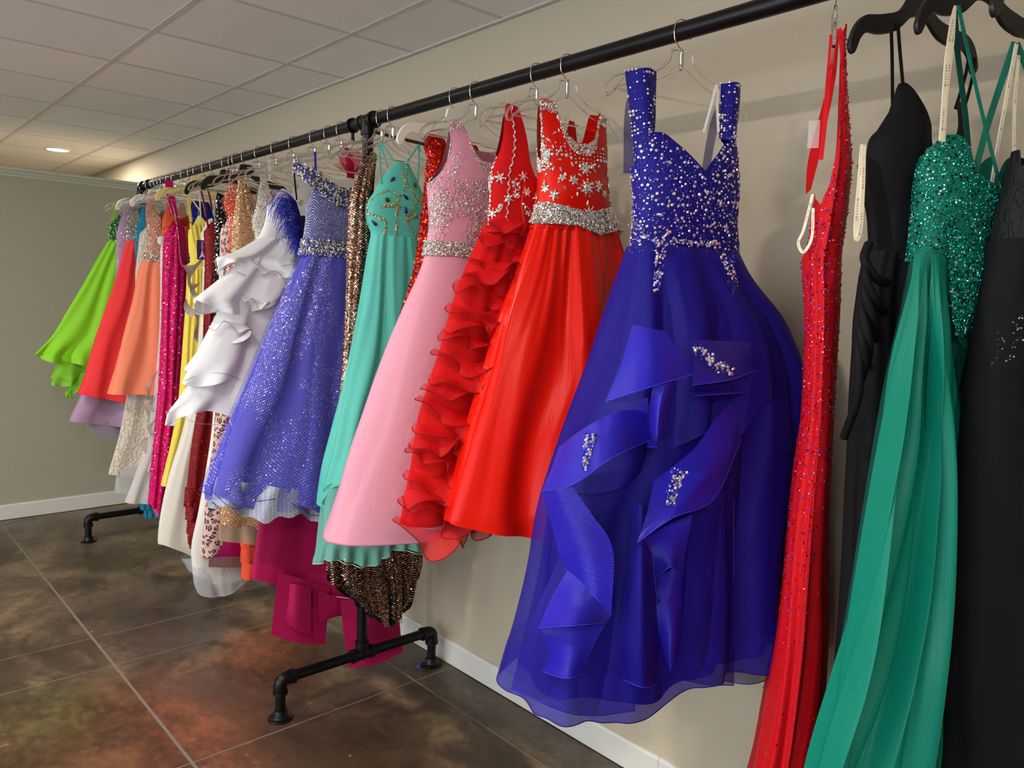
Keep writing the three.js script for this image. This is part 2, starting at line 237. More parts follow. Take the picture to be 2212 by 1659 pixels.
// closed cloth surface: L/R are its room-side and wall-side edges, d its half depth, all as functions of height
class Loft {
  constructor({ L, R, d, top, bot, fold, xc = 0, hem, p = 2.3 }) {
    this.L = asCurve(L); this.R = R === undefined ? (y) => -Math.min(this.L(y), 0.4) * 0.92 : asCurve(R); this.d = asCurve(d); this.xc = asCurve(xc); this.fold = fold; this.hem = hem;
    const tf = (v) => typeof v === 'number' ? () => v : typeof v === 'function' ? v : curve(v);
    if (top && top.f) { const f = tf(top.f), b = tf(top.b ?? top.f); this.top = (u, front) => front ? f(u) : b(u); } else { const f = tf(top); this.top = (u) => f(u); }
    this.bot = typeof bot === 'function' ? bot : () => bot;
    const q = [], ratio = 0.42; let acc = 0; const e = 2 / p; let px = 1, pz = 0;
    for (let i = 0; i <= 720; i++) { const a = i / 720 * Math.PI * 2, c = Math.cos(a), s = Math.sin(a), x = Math.sign(c) * Math.abs(c) ** e, z = Math.sign(s) * Math.abs(s) ** e; acc += Math.hypot(x - px, (z - pz) * ratio); px = x; pz = z; q.push([acc, x, z]); }
    this.q = q; this.len = acc;
  }
  sec(s) { s = ((s % 1) + 1) % 1 * this.len; const q = this.q; let a = 0, b = q.length - 1; while (b - a > 1) { const m = (a + b) >> 1; if (q[m][0] <= s) a = m; else b = m; } const t = (s - q[a][0]) / Math.max(1e-9, q[b][0] - q[a][0]); return [lerp(q[a][1], q[b][1], t), lerp(q[a][2], q[b][2], t)]; }
  at(s, v, out = 0) {
    const [cu, su] = this.sec(s), top = this.top(cu, su >= 0), y = lerp(top, this.bot(s, cu, su), v);
    const l = this.L(y), r = this.R(y), hw = Math.max(0.004, (l - r) / 2), d = this.d(y);
    let nx = su / Math.max(d, 0.01), nz = cu / hw; const n = Math.hypot(nx, nz) || 1; nx /= n; nz /= n;
    let f = out; if (this.fold) f += this.fold(s, y, cu, su); if (this.hem) f += this.hem(s, v);
    return V3(this.xc(y) + d * su + nx * f, y, (l + r) / 2 + hw * cu + nz * f);
  }
  geo(N = 110, Mv = 44, out = 0, s0 = 0, s1 = 1) {
    const pos = [], uv = [], idx = [], full = s1 - s0 >= 1;
    for (let j = 0; j <= Mv; j++) for (let i = 0; i <= N; i++) { const s = full ? SHIFT + i / N : lerp(s0, s1, i / N), p = this.at(s, j / Mv, out); pos.push(p.x, p.y, p.z); uv.push((full ? i / N : s) * 1.6, p.y); }
    for (let j = 0; j < Mv; j++) for (let i = 0; i < N; i++) { const a = j * (N + 1) + i, b = a + 1, c = a + N + 1, e = c + 1; idx.push(a, c, b, b, c, e); }
    const g = gridGeo(pos, uv, idx);
    if (full) { const nn = g.attributes.normal; for (let j = 0; j <= Mv; j++) { const a = j * (N + 1), b = a + N, v = V3(nn.getX(a) + nn.getX(b), nn.getY(a) + nn.getY(b), nn.getZ(a) + nn.getZ(b)).normalize(); nn.setXYZ(a, v.x, v.y, v.z); nn.setXYZ(b, v.x, v.y, v.z); } }
    return g;
  }
  hemEdge(r = 0.0012, n = 150, v = 1) { const p = []; for (let i = 0; i < n; i++) p.push(this.at(i / n, v)); return tube(p, r, n * 2, 5, true); }
}
function gridGeo(pos, uv, idx) { const g = new THREE.BufferGeometry(); g.setAttribute('position', new THREE.Float32BufferAttribute(pos, 3)); g.setAttribute('uv', new THREE.Float32BufferAttribute(uv, 2)); g.setIndex(idx); g.computeVertexNormals(); return g; }
// smooth sheet through rows of control points
function patch(rows, N = 28, Mv = 20, wave) {
  const cs = rows.map((r) => new THREE.CatmullRomCurve3(r.map((p) => V3(...p)), false, 'centripetal')), pos = [], uv = [], idx = [];
  for (let i = 0; i <= N; i++) {
    const col = cs.map((c) => c.getPoint(i / N)), cc = col.length > 2 ? new THREE.CatmullRomCurve3(col, false, 'centripetal') : null;
    for (let j = 0; j <= Mv; j++) { const t = j / Mv, p = cc ? cc.getPoint(t) : col[0].clone().lerp(col[1], t); if (wave) wave(p, i / N, t); pos.push(p.x, p.y, p.z); uv.push(i / N, t); }
  }
  for (let i = 0; i < N; i++) for (let j = 0; j < Mv; j++) { const a = i * (Mv + 1) + j, b = a + 1, c = a + Mv + 1, e = c + 1; idx.push(a, c, b, b, c, e); }
  return gridGeo(pos, uv, idx);
}
// curled frill along a path; returns [cloth, its stitched edge]
function frill(path, dir, width, waves, amp, seed = 1, N = 0) {
  const c = new THREE.CatmullRomCurve3(path.map((p) => V3(...p)), false, 'centripetal'), n = N || Math.round(waves * 14), R = 6, pos = [], uv = [], idx = [], edge = [], r = rng(seed), ph = r() * 6.28, O0 = V3(...dir).normalize();
  for (let i = 0; i <= n; i++) {
    const t = i / n, p = c.getPoint(t), T = c.getTangent(t), O = O0.clone().addScaledVector(T, -O0.dot(T)).normalize(), B = T.clone().cross(O), a = t * waves * 6.283 + ph + 0.8 * Math.sin(t * 9 + seed), w = width * (0.82 + 0.25 * Math.sin(t * 11 + seed * 2)) * (0.25 + 0.75 * Math.sin(Math.PI * Math.min(1, Math.max(0, t))) ** 0.45);
    for (let j = 0; j <= R; j++) { const q = j / R, k = amp * q ** 1.4 * (0.15 + 0.85 * Math.sin(Math.PI * t) ** 0.6); const P = p.clone().addScaledVector(O, w * q * (1 - 0.12 * Math.cos(a))).addScaledVector(B, k * (Math.sin(a) + 0.12 * Math.sin(a * 2.3 + seed))).addScaledVector(T, 0.22 * k * Math.cos(a * 1.02 + 0.6)); pos.push(P.x, P.y, P.z); uv.push(t * 3, q); if (j === R) edge.push(P); }
  }
  for (let i = 0; i < n; i++) for (let j = 0; j < R; j++) { const a = i * (R + 1) + j, b = a + 1, d = a + R + 1, e = d + 1; idx.push(a, d, b, b, d, e); }
  return [gridGeo(pos, uv, idx), tube(edge, 0.0014, n, 5)];
}
// flat strap through points, w wide, lying in the plane with the given facing
function ribbon(pts, w, face = [1, 0, 0], th = 0.0012, n = 0) {
  const c = new THREE.CatmullRomCurve3(pts.map((p) => V3(...p)), false, 'centripetal'), N = n || pts.length * 7, pos = [], uv = [], idx = [], F = V3(...face).normalize(); let len = 0, prev = null;
  for (let i = 0; i <= N; i++) { const p = c.getPoint(i / N), T = c.getTangent(i / N), S = T.clone().cross(F); if (S.lengthSq() < 1e-4) S.set(0, 0, 1); S.normalize(); const Q = S.clone().cross(T).normalize(); if (prev) len += p.distanceTo(prev); prev = p;
    for (const [a, b] of [[-1, -1], [1, -1], [1, 1], [-1, 1]]) { const P = p.clone().addScaledVector(S, a * w / 2).addScaledVector(Q, b * th); pos.push(P.x, P.y, P.z); uv.push((a + 1) / 2, len); } }
  for (let i = 0; i < N; i++) for (let k = 0; k < 4; k++) { const a = i * 4 + k, b = i * 4 + (k + 1) % 4; idx.push(a, b, a + 4, b, b + 4, a + 4); }
  const g = gridGeo(pos, uv, idx).toNonIndexed(); g.computeVertexNormals(); return g;
}
// ---------- fabrics and trimmings ----------
const weave = dataTex(256, 256, (i, j) => 120 + 70 * Math.sin(i * 1.57) * Math.sin(j * 1.57) + 60 * (hash2(i, j, 4) - 0.5), false, 60, 60);
const streak = dataTex(256, 256, (i, j) => 128 + 110 * (vnoise(i / 2.2, j / 60, 15) - 0.5) + 60 * (hash2(i, j, 8) - 0.5), false, 5, 2);
const cloth = (c, o = {}) => phy({ color: c, specularIntensity: 0.4, roughness: 0.8, sheen: 0.12, sheenRoughness: 0.5, sheenColor: new THREE.Color(c), bumpMap: weave, bumpScale: 0.0002, ...o });
const satin = (c, o = {}) => phy({ color: c, specularColor: new THREE.Color(c).lerp(new THREE.Color(0xffffff), 0.35), roughness: 0.36, sheen: 0.2, sheenRoughness: 0.35, sheenColor: new THREE.Color(c), bumpMap: streak, bumpScale: 0.0004, ...o });
const sheer = (c, op, o = {}) => phy({ color: c, specularIntensity: 0.4, roughness: 0.6, transparent: true, opacity: op, sheen: 0.12, sheenColor: new THREE.Color(c), bumpMap: weave, bumpScale: 0.0002, ...o });
const gemM = std({ color: 0xffffff, metalness: 0.75, roughness: 0.12 }), sequinM = std({ color: 0xffffff, metalness: 0.85, roughness: 0.22, side: THREE.DoubleSide });
const gemG = (() => { const g = new THREE.SphereGeometry(1, 7, 4); g.scale(1, 0.55, 1); const f = g.toNonIndexed(); f.computeVertexNormals(); return f; })();
const dropG = (() => { const g = new THREE.SphereGeometry(1, 7, 5); const p = g.attributes.position; for (let i = 0; i < p.count; i++) { const z = p.getZ(i); p.setXYZ(i, p.getX(i) * (0.62 - 0.36 * z), p.getY(i) * 0.42, z * 1.5); } const f = g.toNonIndexed(); f.computeVertexNormals(); return f; })();
const sequinG = (() => { const g = new THREE.CircleGeometry(1, 7); g.rotateX(-Math.PI / 2); return g; })();
const UPY = V3(0, 1, 0);
// many tiny stones or sequins sewn on a surface: places = [{p, n}]
function sewn(t, name, places, size, colors, { geo = gemG, mat = gemM, tilt = 0.25, seed = 5, lift = 0.3, vary = 0.35 } = {}) {
  const r = rng(seed), im = new THREE.InstancedMesh(geo, mat, places.length), q = new THREE.Quaternion(), m = new THREE.Matrix4(), cs = colors.map((c) => new THREE.Color(c)), e = new THREE.Quaternion();
  places.forEach((pl, i) => { const k = (pl.k ?? 1) * size * (1 - vary + 2 * vary * r()), n = pl.n.clone().add(V3(r() - 0.5, r() - 0.5, r() - 0.5).multiplyScalar(tilt * 2)).normalize(); q.setFromUnitVectors(UPY, n); if (pl.a === undefined) e.setFromAxisAngle(UPY, r() * 6.28); else e.setFromAxisAngle(UPY, pl.a); q.multiply(e); m.compose(pl.p.clone().addScaledVector(pl.n, size * lift), q, V3(k, k, k)); im.setMatrixAt(i, m); im.setColorAt(i, cs[Math.floor(r() * cs.length)]); });
  im.name = name; im.userData.kind = 'stuff'; im.castShadow = im.receiveShadow = true; t.add(im); return im;
}
function onLoft(lf, s, v, out = 0.001) { const p = lf.at(s, v, out), a = lf.at(s + 0.004, v, out).sub(p), b = lf.at(s, Math.min(1, v + 0.01), out), c = v + 0.01 > 1 ? p.clone().sub(lf.at(s, v - 0.01, out)) : b.sub(p); const n = a.cross(c).normalize().negate(); const o = lf.at(s, v, out + 0.01).sub(p); if (n.dot(o) < 0) n.negate(); return { p, n }; }
function scatter(lf, count, seed, keep, { s0 = -0.08, s1 = 0.58, v0 = 0.01, v1 = 0.99, gap = 0 } = {}) {
  const r = rng(seed), out = []; let tries = 0;
  while (out.length < count && tries++ < count * 12) { const s = lerp(s0, s1, r()), v = lerp(v0, v1, r()); if (keep && !(r() < keep(s, v, lf))) continue; const pl = onLoft(lf, s, v); if (gap && out.some((o) => Math.abs(o.p.y - pl.p.y) < gap && o.p.distanceToSquared(pl.p) < gap * gap)) continue; out.push(pl); }
  return out;
}
// flower of stones lying on a bodice: petals of graded gems round a centre
function flower(lf, s, v, R, n, out) { const c = onLoft(lf, s, v), u = V3(0, 1, 0).cross(c.n).normalize(), w = c.n.clone().cross(u); out.push({ ...c, k: 1.5 }); for (let i = 0; i < n; i++) { const a = i / n * 6.283 + s * 20; for (let j = 1; j <= 3; j++) out.push({ p: c.p.clone().addScaledVector(u, Math.cos(a) * R * j / 3).addScaledVector(w, Math.sin(a) * R * j / 3), n: c.n, k: [0, 1.25, 1.05, 0.7][j] }); } }
const GOWNS = 'gowns hung along the pipe rail';
function gown(name, label, x, th) { const t = thing(name, label, 'dress', [x, 0, RZ], -th * Math.PI / 180, GOWNS); return t; }

// =====================================================================
// gowns, from the camera's end of the rail
// =====================================================================
const ribbonTex = canvasTex(128, 1024, (c, w, h) => { c.fillStyle = '#eee3c6'; c.fillRect(0, 0, w, h); c.fillStyle = '#2a2622'; c.save(); c.translate(w / 2, h * 0.62); c.rotate(-Math.PI / 2); c.font = 'bold 62px sans-serif'; c.textAlign = 'left'; c.textBaseline = 'middle'; const s = 'FAVIANA'; for (let i = 0; i < s.length; i++) c.fillText(s[i], i * 62 - 60, 0); c.lineWidth = 9; c.strokeStyle = '#2a2622'; c.beginPath(); c.moveTo(-150, 0); c.lineTo(-115, -35); c.lineTo(-80, 0); c.lineTo(-115, 35); c.closePath(); c.stroke(); c.beginPath(); c.arc(-115, 0, 11, 0, 7); c.fill(); c.restore(); }, 1, 12);
const ribbonM = std({ map: ribbonTex, roughness: 0.55, side: THREE.DoubleSide });

// --- royal purple-blue tulle gown ---
{
  const t = gown('tulle_gown', 'royal blue-purple tulle ball gown with rhinestone sweetheart bodice and cascading horsehair ruffles', -1.216, 15);
  const tulle = sheer(0x1b118c, 0.72, { roughness: 0.5 }), lining = cloth(0x110968, { roughness: 0.6 }), band = phy({ color: 0x2b22c4, roughness: 0.27, transparent: true, opacity: 0.88, sheen: 0.25, sheenColor: new THREE.Color(0x5a58ff), sheenRoughness: 0.3, bumpMap: dataTex(64, 256, (i, j) => 128 + 90 * Math.sin(j * 0.9 + 2 * vnoise(i / 8, j / 8, 3)) + 50 * (hash2(i, j, 6) - 0.5), false, 2, 2), bumpScale: 0.0009 }), lace = cloth(0x1b1484, { roughness: 0.55 });
  const bl = [[2.044,.138],[2,.133],[1.934,.126],[1.855,.122],[1.781,.129]], br = [[2.084,-.188],[2.036,-.19],[1.964,-.188],[1.88,-.188],[1.801,-.204]];
  const wy = 1.785;
  const bod = new Loft({ L: bl, R: br, d: [[2.1, 0.035], [1.95, 0.075], [1.8, 0.06]], xc: [[2.1, 0], [1.9, 0.01]], top: { f: [[-1, 2.03], [-0.85, 2.065], [-0.62, 2.06], [-0.3, 2.02], [-0.06, 1.985], [0, 1.975], [0.08, 1.985], [0.35, 2.025], [0.68, 2.06], [0.9, 2.05], [1, 2.02]], b: 1.98 }, bot: wy - 0.02 });
  obj('bodice', bod.geo(150, 30), lace, t);
  // wide jewelled tulle shoulder straps
  const stL = [[0,2.197,.173],[0,2.134,.159],[0,2.076,.146],[0,2.011,.136]], stLr = [[0,2.209,.084],[0,2.14,.082],[0,2.085,.08],[0,2.051,.084]], stR = [[0,2.212,-.121],[0,2.158,-.123],[0,2.111,-.124],[0,2.076,-.125]], stRr = [[0,2.215,-.195],[0,2.156,-.195],[0,2.096,-.19],[0,2.048,-.191]];
  const strapL = patch([stL.map((p) => [0.005, p[1], p[2]]), stL.map((p, i) => [0.03, (p[1] + stLr[i][1]) / 2 + 0.004, (p[2] + stLr[i][2]) / 2]), stLr.map((p) => [0.012, p[1], p[2]])], 20, 12), strapR = patch([stR.map((p) => [0.012, p[1], p[2]]), stR.map((p, i) => [0.03, (p[1] + stRr[i][1]) / 2 + 0.004, (p[2] + stRr[i][2]) / 2]), stRr.map((p) => [0.005, p[1], p[2]])], 20, 12);
  const backStrap = (z0, z1) => patch([[[0.01, 2.185, z0], [-0.03, 2.14, z0], [-0.05, 1.97, z0 * 0.9]], [[0.01, 2.185, z1], [-0.03, 2.14, z1], [-0.05, 1.97, z1 * 0.9]]], 14, 6);
  obj('shoulder_strap', strapL, lace, t); obj('shoulder_strap', strapR, lace, t); obj('back_strap', backStrap(0.1, 0.14), tulle, t); obj('back_strap', backStrap(-0.135, -0.165), tulle, t);
  obj('strap_lining', patch([stL.map((p) => [0.002, p[1] - 0.004, p[2] - 0.012]), stLr.map((p) => [0.008, p[1] - 0.004, p[2] + 0.012])], 14, 6), lining, t);
  obj('strap_lining', patch([stR.map((p) => [0.008, p[1] - 0.004, p[2] - 0.01]), stRr.map((p) => [0.002, p[1] - 0.004, p[2] + 0.01])], 14, 6), lining, t);
  const skL = [[1.787,.126],[1.706,.153],[1.602,.189],[1.475,.231],[1.361,.273],[1.237,.314],[1.123,.346],[.985,.364],[.86,.391],[.758,.417],[.689,.433]], sk = (k) => skL.map(([y, z]) => [y, z * k]);
  const skR = [[1.8, -0.19], [1.72, -0.24], [1.6, -0.36], [1.46, -0.41], [1.2, -0.42], [0.6, -0.43]];
  const dep = [[1.8, 0.062], [1.65, 0.12], [1.4, 0.18], [1.0, 0.225], [0.55, 0.25]], xc = [[1.8, 0.01], [1.3, 0.03], [0.6, 0.04]];
  const inner = new Loft({ L: sk(0.95), R: skR.map(([y, z]) => [y, z * 0.94]), d: dep.map(([y, d]) => [y, d * 0.88]), xc, top: wy, bot: (s, cu) => 0.725 + 0.045 * sst(0.5, 0.1, cu), fold: folds(21, 15, 0.004, 0.024, 1.78, 0.6) });
  obj('lining_skirt', inner.geo(150, 40), lining, t);
  const under = new Loft({ L: skL, R: skR, d: dep, xc, top: wy - 0.02, bot: (s, cu, su) => 0.69 + 0.055 * sst(0.5, 0.2, cu) - 0.05 * sst(-0.2, -1, cu), fold: folds(31, 16, 0.003, 0.028, 1.78, 0.6) });
  obj('tulle_skirt', under.geo(190, 56), tulle, t);
  obj('hem_edge', under.hemEdge(0.0013, 200), lining, t);
  // horsehair band along the hem
  const hb = { at: (s, v) => under.at(s, 0.9 + 0.1 * v, 0.002) }; { const pos = [], uv = [], idx = [], N = 170, K = 6; for (let j = 0; j <= K; j++) for (let i = 0; i <= N; i++) { const p = hb.at(SHIFT + i / N, j / K); pos.push(p.x, p.y, p.z); uv.push(i / N * 6, j / K); } for (let j = 0; j < K; j++) for (let i = 0; i < N; i++) { const a = j * (N + 1) + i; idx.push(a, a + N + 1, a + 1, a + 1, a + N + 1, a + N + 2); } obj('horsehair_hem', gridGeo(pos, uv, idx), sheer(0x2418a0, 0.45), t); }
  const over = new Loft({ L: skL.map(([y, z]) => [y, z + 0.006]), R: skR, d: dep.map(([y, d]) => [y, d + 0.012]), xc, top: wy, bot: (s, cu) => cu > 0.25 ? lerp(1.36, 1.2, sst(0.25, 1, cu)) : lerp(1.38, 1.36, sst(-1, 0.25, cu)) + 0.05 * Math.sin(s * 40), fold: folds(37, 13, 0.003, 0.03, 1.78, 1.25) });
  obj('overskirt', over.geo(170, 40), tulle, t);
  // cascading stiff ruffles
  const R = (rows) => { const m = obj('ruffle', patch(rows, 30, 16), band, t); obj('ruffle_edge', tube(rows[rows.length - 1], 0.0014, 40, 5), edgeM, m); return m; }, edgeM = cloth(0x3a38c8, { roughness: 0.35 });
  R([[[.19,1.596,.25],[.21,1.589,.222],[.22,1.582,.178]], [[.2,1.504,.285],[.24,1.523,.234],[.24,1.533,.151]], [[.2,1.425,.321],[.26,1.461,.252],[.25,1.488,.117]]]);
  R([[[.2,1.425,.321],[.22,1.424,.288],[.24,1.436,.235]], [[.19,1.384,.284],[.21,1.385,.248],[.22,1.391,.213]], [[.18,1.336,.19],[.2,1.344,.193],[.21,1.357,.192]]]);
  R([[[.24,1.565,.123],[.22,1.562,.014],[.17,1.554,-.153],[.12,1.529,-.287]], [[.25,1.512,.124],[.23,1.511,.005],[.18,1.508,-.155],[.12,1.48,-.309]], [[.26,1.464,.129],[.25,1.472,.013],[.19,1.486,-.152],[.12,1.418,-.335]]]);
  R([[[.25,1.457,.115],[.24,1.466,.01],[.18,1.48,-.165]], [[.22,1.444,.088],[.21,1.441,-.005],[.17,1.439,-.163]], [[.25,1.439,.113],[.24,1.44,.001],[.18,1.434,-.177]]]);
  R([[[.24,1.474,.222],[.25,1.479,.195],[.25,1.482,.167]], [[.23,1.429,.221],[.28,1.42,.234],[.24,1.423,.168]], [[.22,1.386,.217],[.27,1.353,.228],[.23,1.359,.164]], [[.2,1.318,.2],[.24,1.326,.205],[.22,1.336,.175]]]);
  R([[[.12,1.314,.387],[.19,1.367,.366],[.22,1.405,.306],[.22,1.407,.225]], [[.13,1.265,.411],[.21,1.321,.391],[.25,1.365,.336],[.23,1.377,.226]], [[.14,1.22,.439],[.23,1.255,.412],[.27,1.314,.347],[.23,1.34,.213]]]);
  R([[[.14,1.22,.439],[.19,1.235,.433],[.22,1.248,.41]], [[.13,1.142,.406],[.2,1.16,.398],[.23,1.185,.364]], [[.13,1.051,.375],[.21,1.086,.365],[.24,1.11,.313]], [[.12,1.024,.356],[.22,.991,.339],[.24,.95,.307]]]);
  R([[[.14,1.029,.363],[.2,1.005,.339],[.24,.95,.307]], [[.15,.981,.405],[.23,.98,.387],[.25,.948,.319]], [[.14,.904,.435],[.24,.944,.409],[.24,.936,.319]]]);
  R([[[.14,.902,.433],[.2,.921,.384],[.22,.923,.307]], [[.12,.836,.402],[.21,.87,.393],[.22,.873,.339]], [[.12,.788,.413],[.22,.815,.403],[.21,.811,.352]]]);
  R([[[.24,1.248,.207],[.25,1.319,.104],[.24,1.381,.039],[.22,1.419,-.026]], [[.27,1.189,.245],[.29,1.262,.122],[.26,1.318,.01],[.22,1.375,-.055]], [[.26,1.118,.26],[.3,1.177,.202],[.29,1.201,.082],[.22,1.323,-.066]]]);
  R([[[.26,1.118,.259],[.24,1.137,.178],[.26,1.168,.107]], [[.23,1.067,.205],[.26,1.088,.171],[.26,1.109,.117]], [[.22,1.015,.17],[.26,1.049,.162],[.25,1.025,.128]]]);
  R([[[.22,1.015,.17],[.25,1.041,.153],[.24,1.139,.095]], [[.23,.977,.186],[.25,1.003,.148],[.23,1.017,.08]], [[.23,.932,.181],[.25,.939,.146],[.23,.904,.075]]]);
  R([[[.24,.953,.19],[.25,.974,.155],[.24,.95,.095]], [[.24,.873,.174],[.27,.894,.159],[.24,.871,.095]], [[.22,.784,.142],[.25,.795,.139],[.23,.785,.101]]]);
  // loose tulle godets down to the hem
  const panel = (rows) => { const m = obj('tulle_panel', patch(rows, 26, 18), tulle, t), c = rows.map((r) => r[r.length - 1]); obj('panel_edge', tube(rows[rows.length - 1], 0.0012, 40, 5), edgeM, m); obj('panel_edge', tube(c, 0.0011, 40, 5), edgeM, m); };
  panel([[[.1,1.062,.354],[.17,1.055,.303],[.19,1.048,.24]], [[.09,.9,.423],[.19,.894,.346],[.21,.882,.229]], [[.07,.751,.458],[.2,.73,.356],[.22,.72,.214]], [[.07,.729,.462],[.2,.708,.355],[.22,.697,.214]]]);
  panel([[[.22,1.192,.241],[.24,1.197,.24],[.24,1.189,.22]], [[.22,.99,.26],[.27,.995,.25],[.24,.974,.183]], [[.22,.86,.268],[.28,.871,.25],[.24,.843,.159]], [[.22,.786,.259],[.28,.79,.245],[.24,.761,.162]]]);
  panel([[[.25,1.176,.108],[.25,1.181,.04],[.23,1.179,-.044]], [[.25,.956,.109],[.26,.938,.044],[.23,.91,-.065]], [[.24,.765,.11],[.26,.746,.044],[.23,.703,-.082]]]);
  panel([[[.2,1.287,-.041],[.19,1.281,-.111],[.16,1.264,-.188]], [[.22,1.002,-.052],[.21,.976,-.132],[.18,.96,-.224]], [[.22,.717,-.052],[.22,.689,-.139],[.18,.659,-.257]]]);
  // jewelled appliques and rhinestones
  const gem = [0xffffff, 0xf4f0ff, 0xffe9f4, 0xdfe6ff, 0xffffff], r = rng(77);
  sewn(t, 'rhinestones', scatter(bod, 430, 5, (s, v) => 0.55 + 0.45 * v, { gap: 0.0085, s0: -0.05, s1: 0.55 }), 0.0036, gem, { vary: 0.4 });
  sewn(t, 'seed_beads', scatter(bod, 1500, 6, null, {}), 0.0014, [0x4a55e0, 0x8f9cff, 0x3038c0, 0xffffff], {});
  sewn(t, 'drop_stones', scatter(bod, 12, 9, null, { gap: 0.05, s0: 0.02, s1: 0.48, v0: 0.2, v1: 0.95 }), 0.0062, gem, { geo: dropG });
  const vines = []; for (let i = 0; i < 170; i++) { const s = lerp(-0.03, 0.53, r()), v = lerp(0.04, 0.98, r()), a = r() * 6.28, l = 0.012 + r() * 0.014, pts = []; for (let k = 0; k < 5; k++) { const b = a + k * 0.5; pts.push(bod.at(s + Math.cos(b) * l * k * 0.33, clamp(v + Math.sin(b) * l * k * 1.2, 0.02, 0.999), 0.0015)); } vines.push(tube(pts, 0.0011, 9, 4)); }
  const vn = obj('embroidery', vines, cloth(0x2b2fb8, { roughness: 0.35 }), t); vn.userData.kind = 'stuff';
  // scalloped applique trails below the waist
  const trail = (pts, n, wd, seed) => { const c = new THREE.CatmullRomCurve3(pts.map((p) => V3(...p)), false), q = rng(seed), o = []; for (let i = 0; i < n; i++) { const u = q(), p = c.getPoint(u); p.z += (q() - 0.5) * wd * (1.2 - u * 0.6); p.y += (q() - 0.5) * wd * 0.6; o.push({ p, n: V3(0.95, 0.1, 0.3).normalize() }); } return o; };
  for (const [pts, n, w, sd] of [[[[.1,1.777,.113],[.13,1.726,.14],[.155,1.676,.159]], 40, 0.03, 1], [[[.1,1.767,-.095],[.12,1.726,-.095],[.12,1.658,-.116]], 55, 0.035, 2], [[[.06,1.835,.175],[.085,1.789,.112],[.085,1.798,.056],[.085,1.794,-.016],[.06,1.811,-.128]], 70, 0.022, 3], [[[.262,1.55,.125],[.262,1.529,.09],[.265,1.508,.064],[.26,1.491,.01]], 60, 0.03, 4], [[[.235,1.359,.377],[.24,1.331,.387],[.245,1.293,.397]], 38, 0.024, 5], [[[.3,1.279,.183],[.3,1.254,.194],[.3,1.234,.203],[.295,1.202,.202]], 50, 0.034, 6]]) {
    const pl = trail(pts, n, w, sd); sewn(t, 'applique_stones', pl, 0.0033, gem, { seed: sd }); sewn(t, 'applique_beads', trail(pts, n * 2, w * 1.15, sd + 20), 0.0022, [0x4a55e0, 0x2a30b0, 0x8090ff], { seed: sd });
  }
  const onStrap = (g, n, seed) => { const p = g.attributes.position, nn = g.attributes.normal, q = rng(seed), o = []; for (let i = 0; i < n; i++) { const k = Math.floor(q() * p.count), v = V3(nn.getX(k), nn.getY(k), nn.getZ(k)); if (v.x < 0) v.negate(); o.push({ p: V3(p.getX(k), p.getY(k), p.getZ(k)).addScaledVector(v, 0.001), n: v }); } return o; };
  for (const g of [strapL, strapR]) { sewn(t, 'strap_stones', onStrap(g, 46, 3), 0.0034, gem, {}); sewn(t, 'strap_beads', onStrap(g, 120, 4), 0.0016, [0x4a55e0, 0x8f9cff, 0xffffff], {}); }
  // hanging loops
  obj('hanging_loop', ribbon([[.02,2.083,-.067],[.02,2.154,-.087],[.015,2.204,-.105],[.02,2.151,-.106],[.02,2.089,-.115]], 0.006, [0.9, 0, 0.4]), cloth(0xefeeea), t);
  settle(t); hanger('clear', -1.216, 15, 'clear plastic hanger holding the royal purple tulle gown');
}

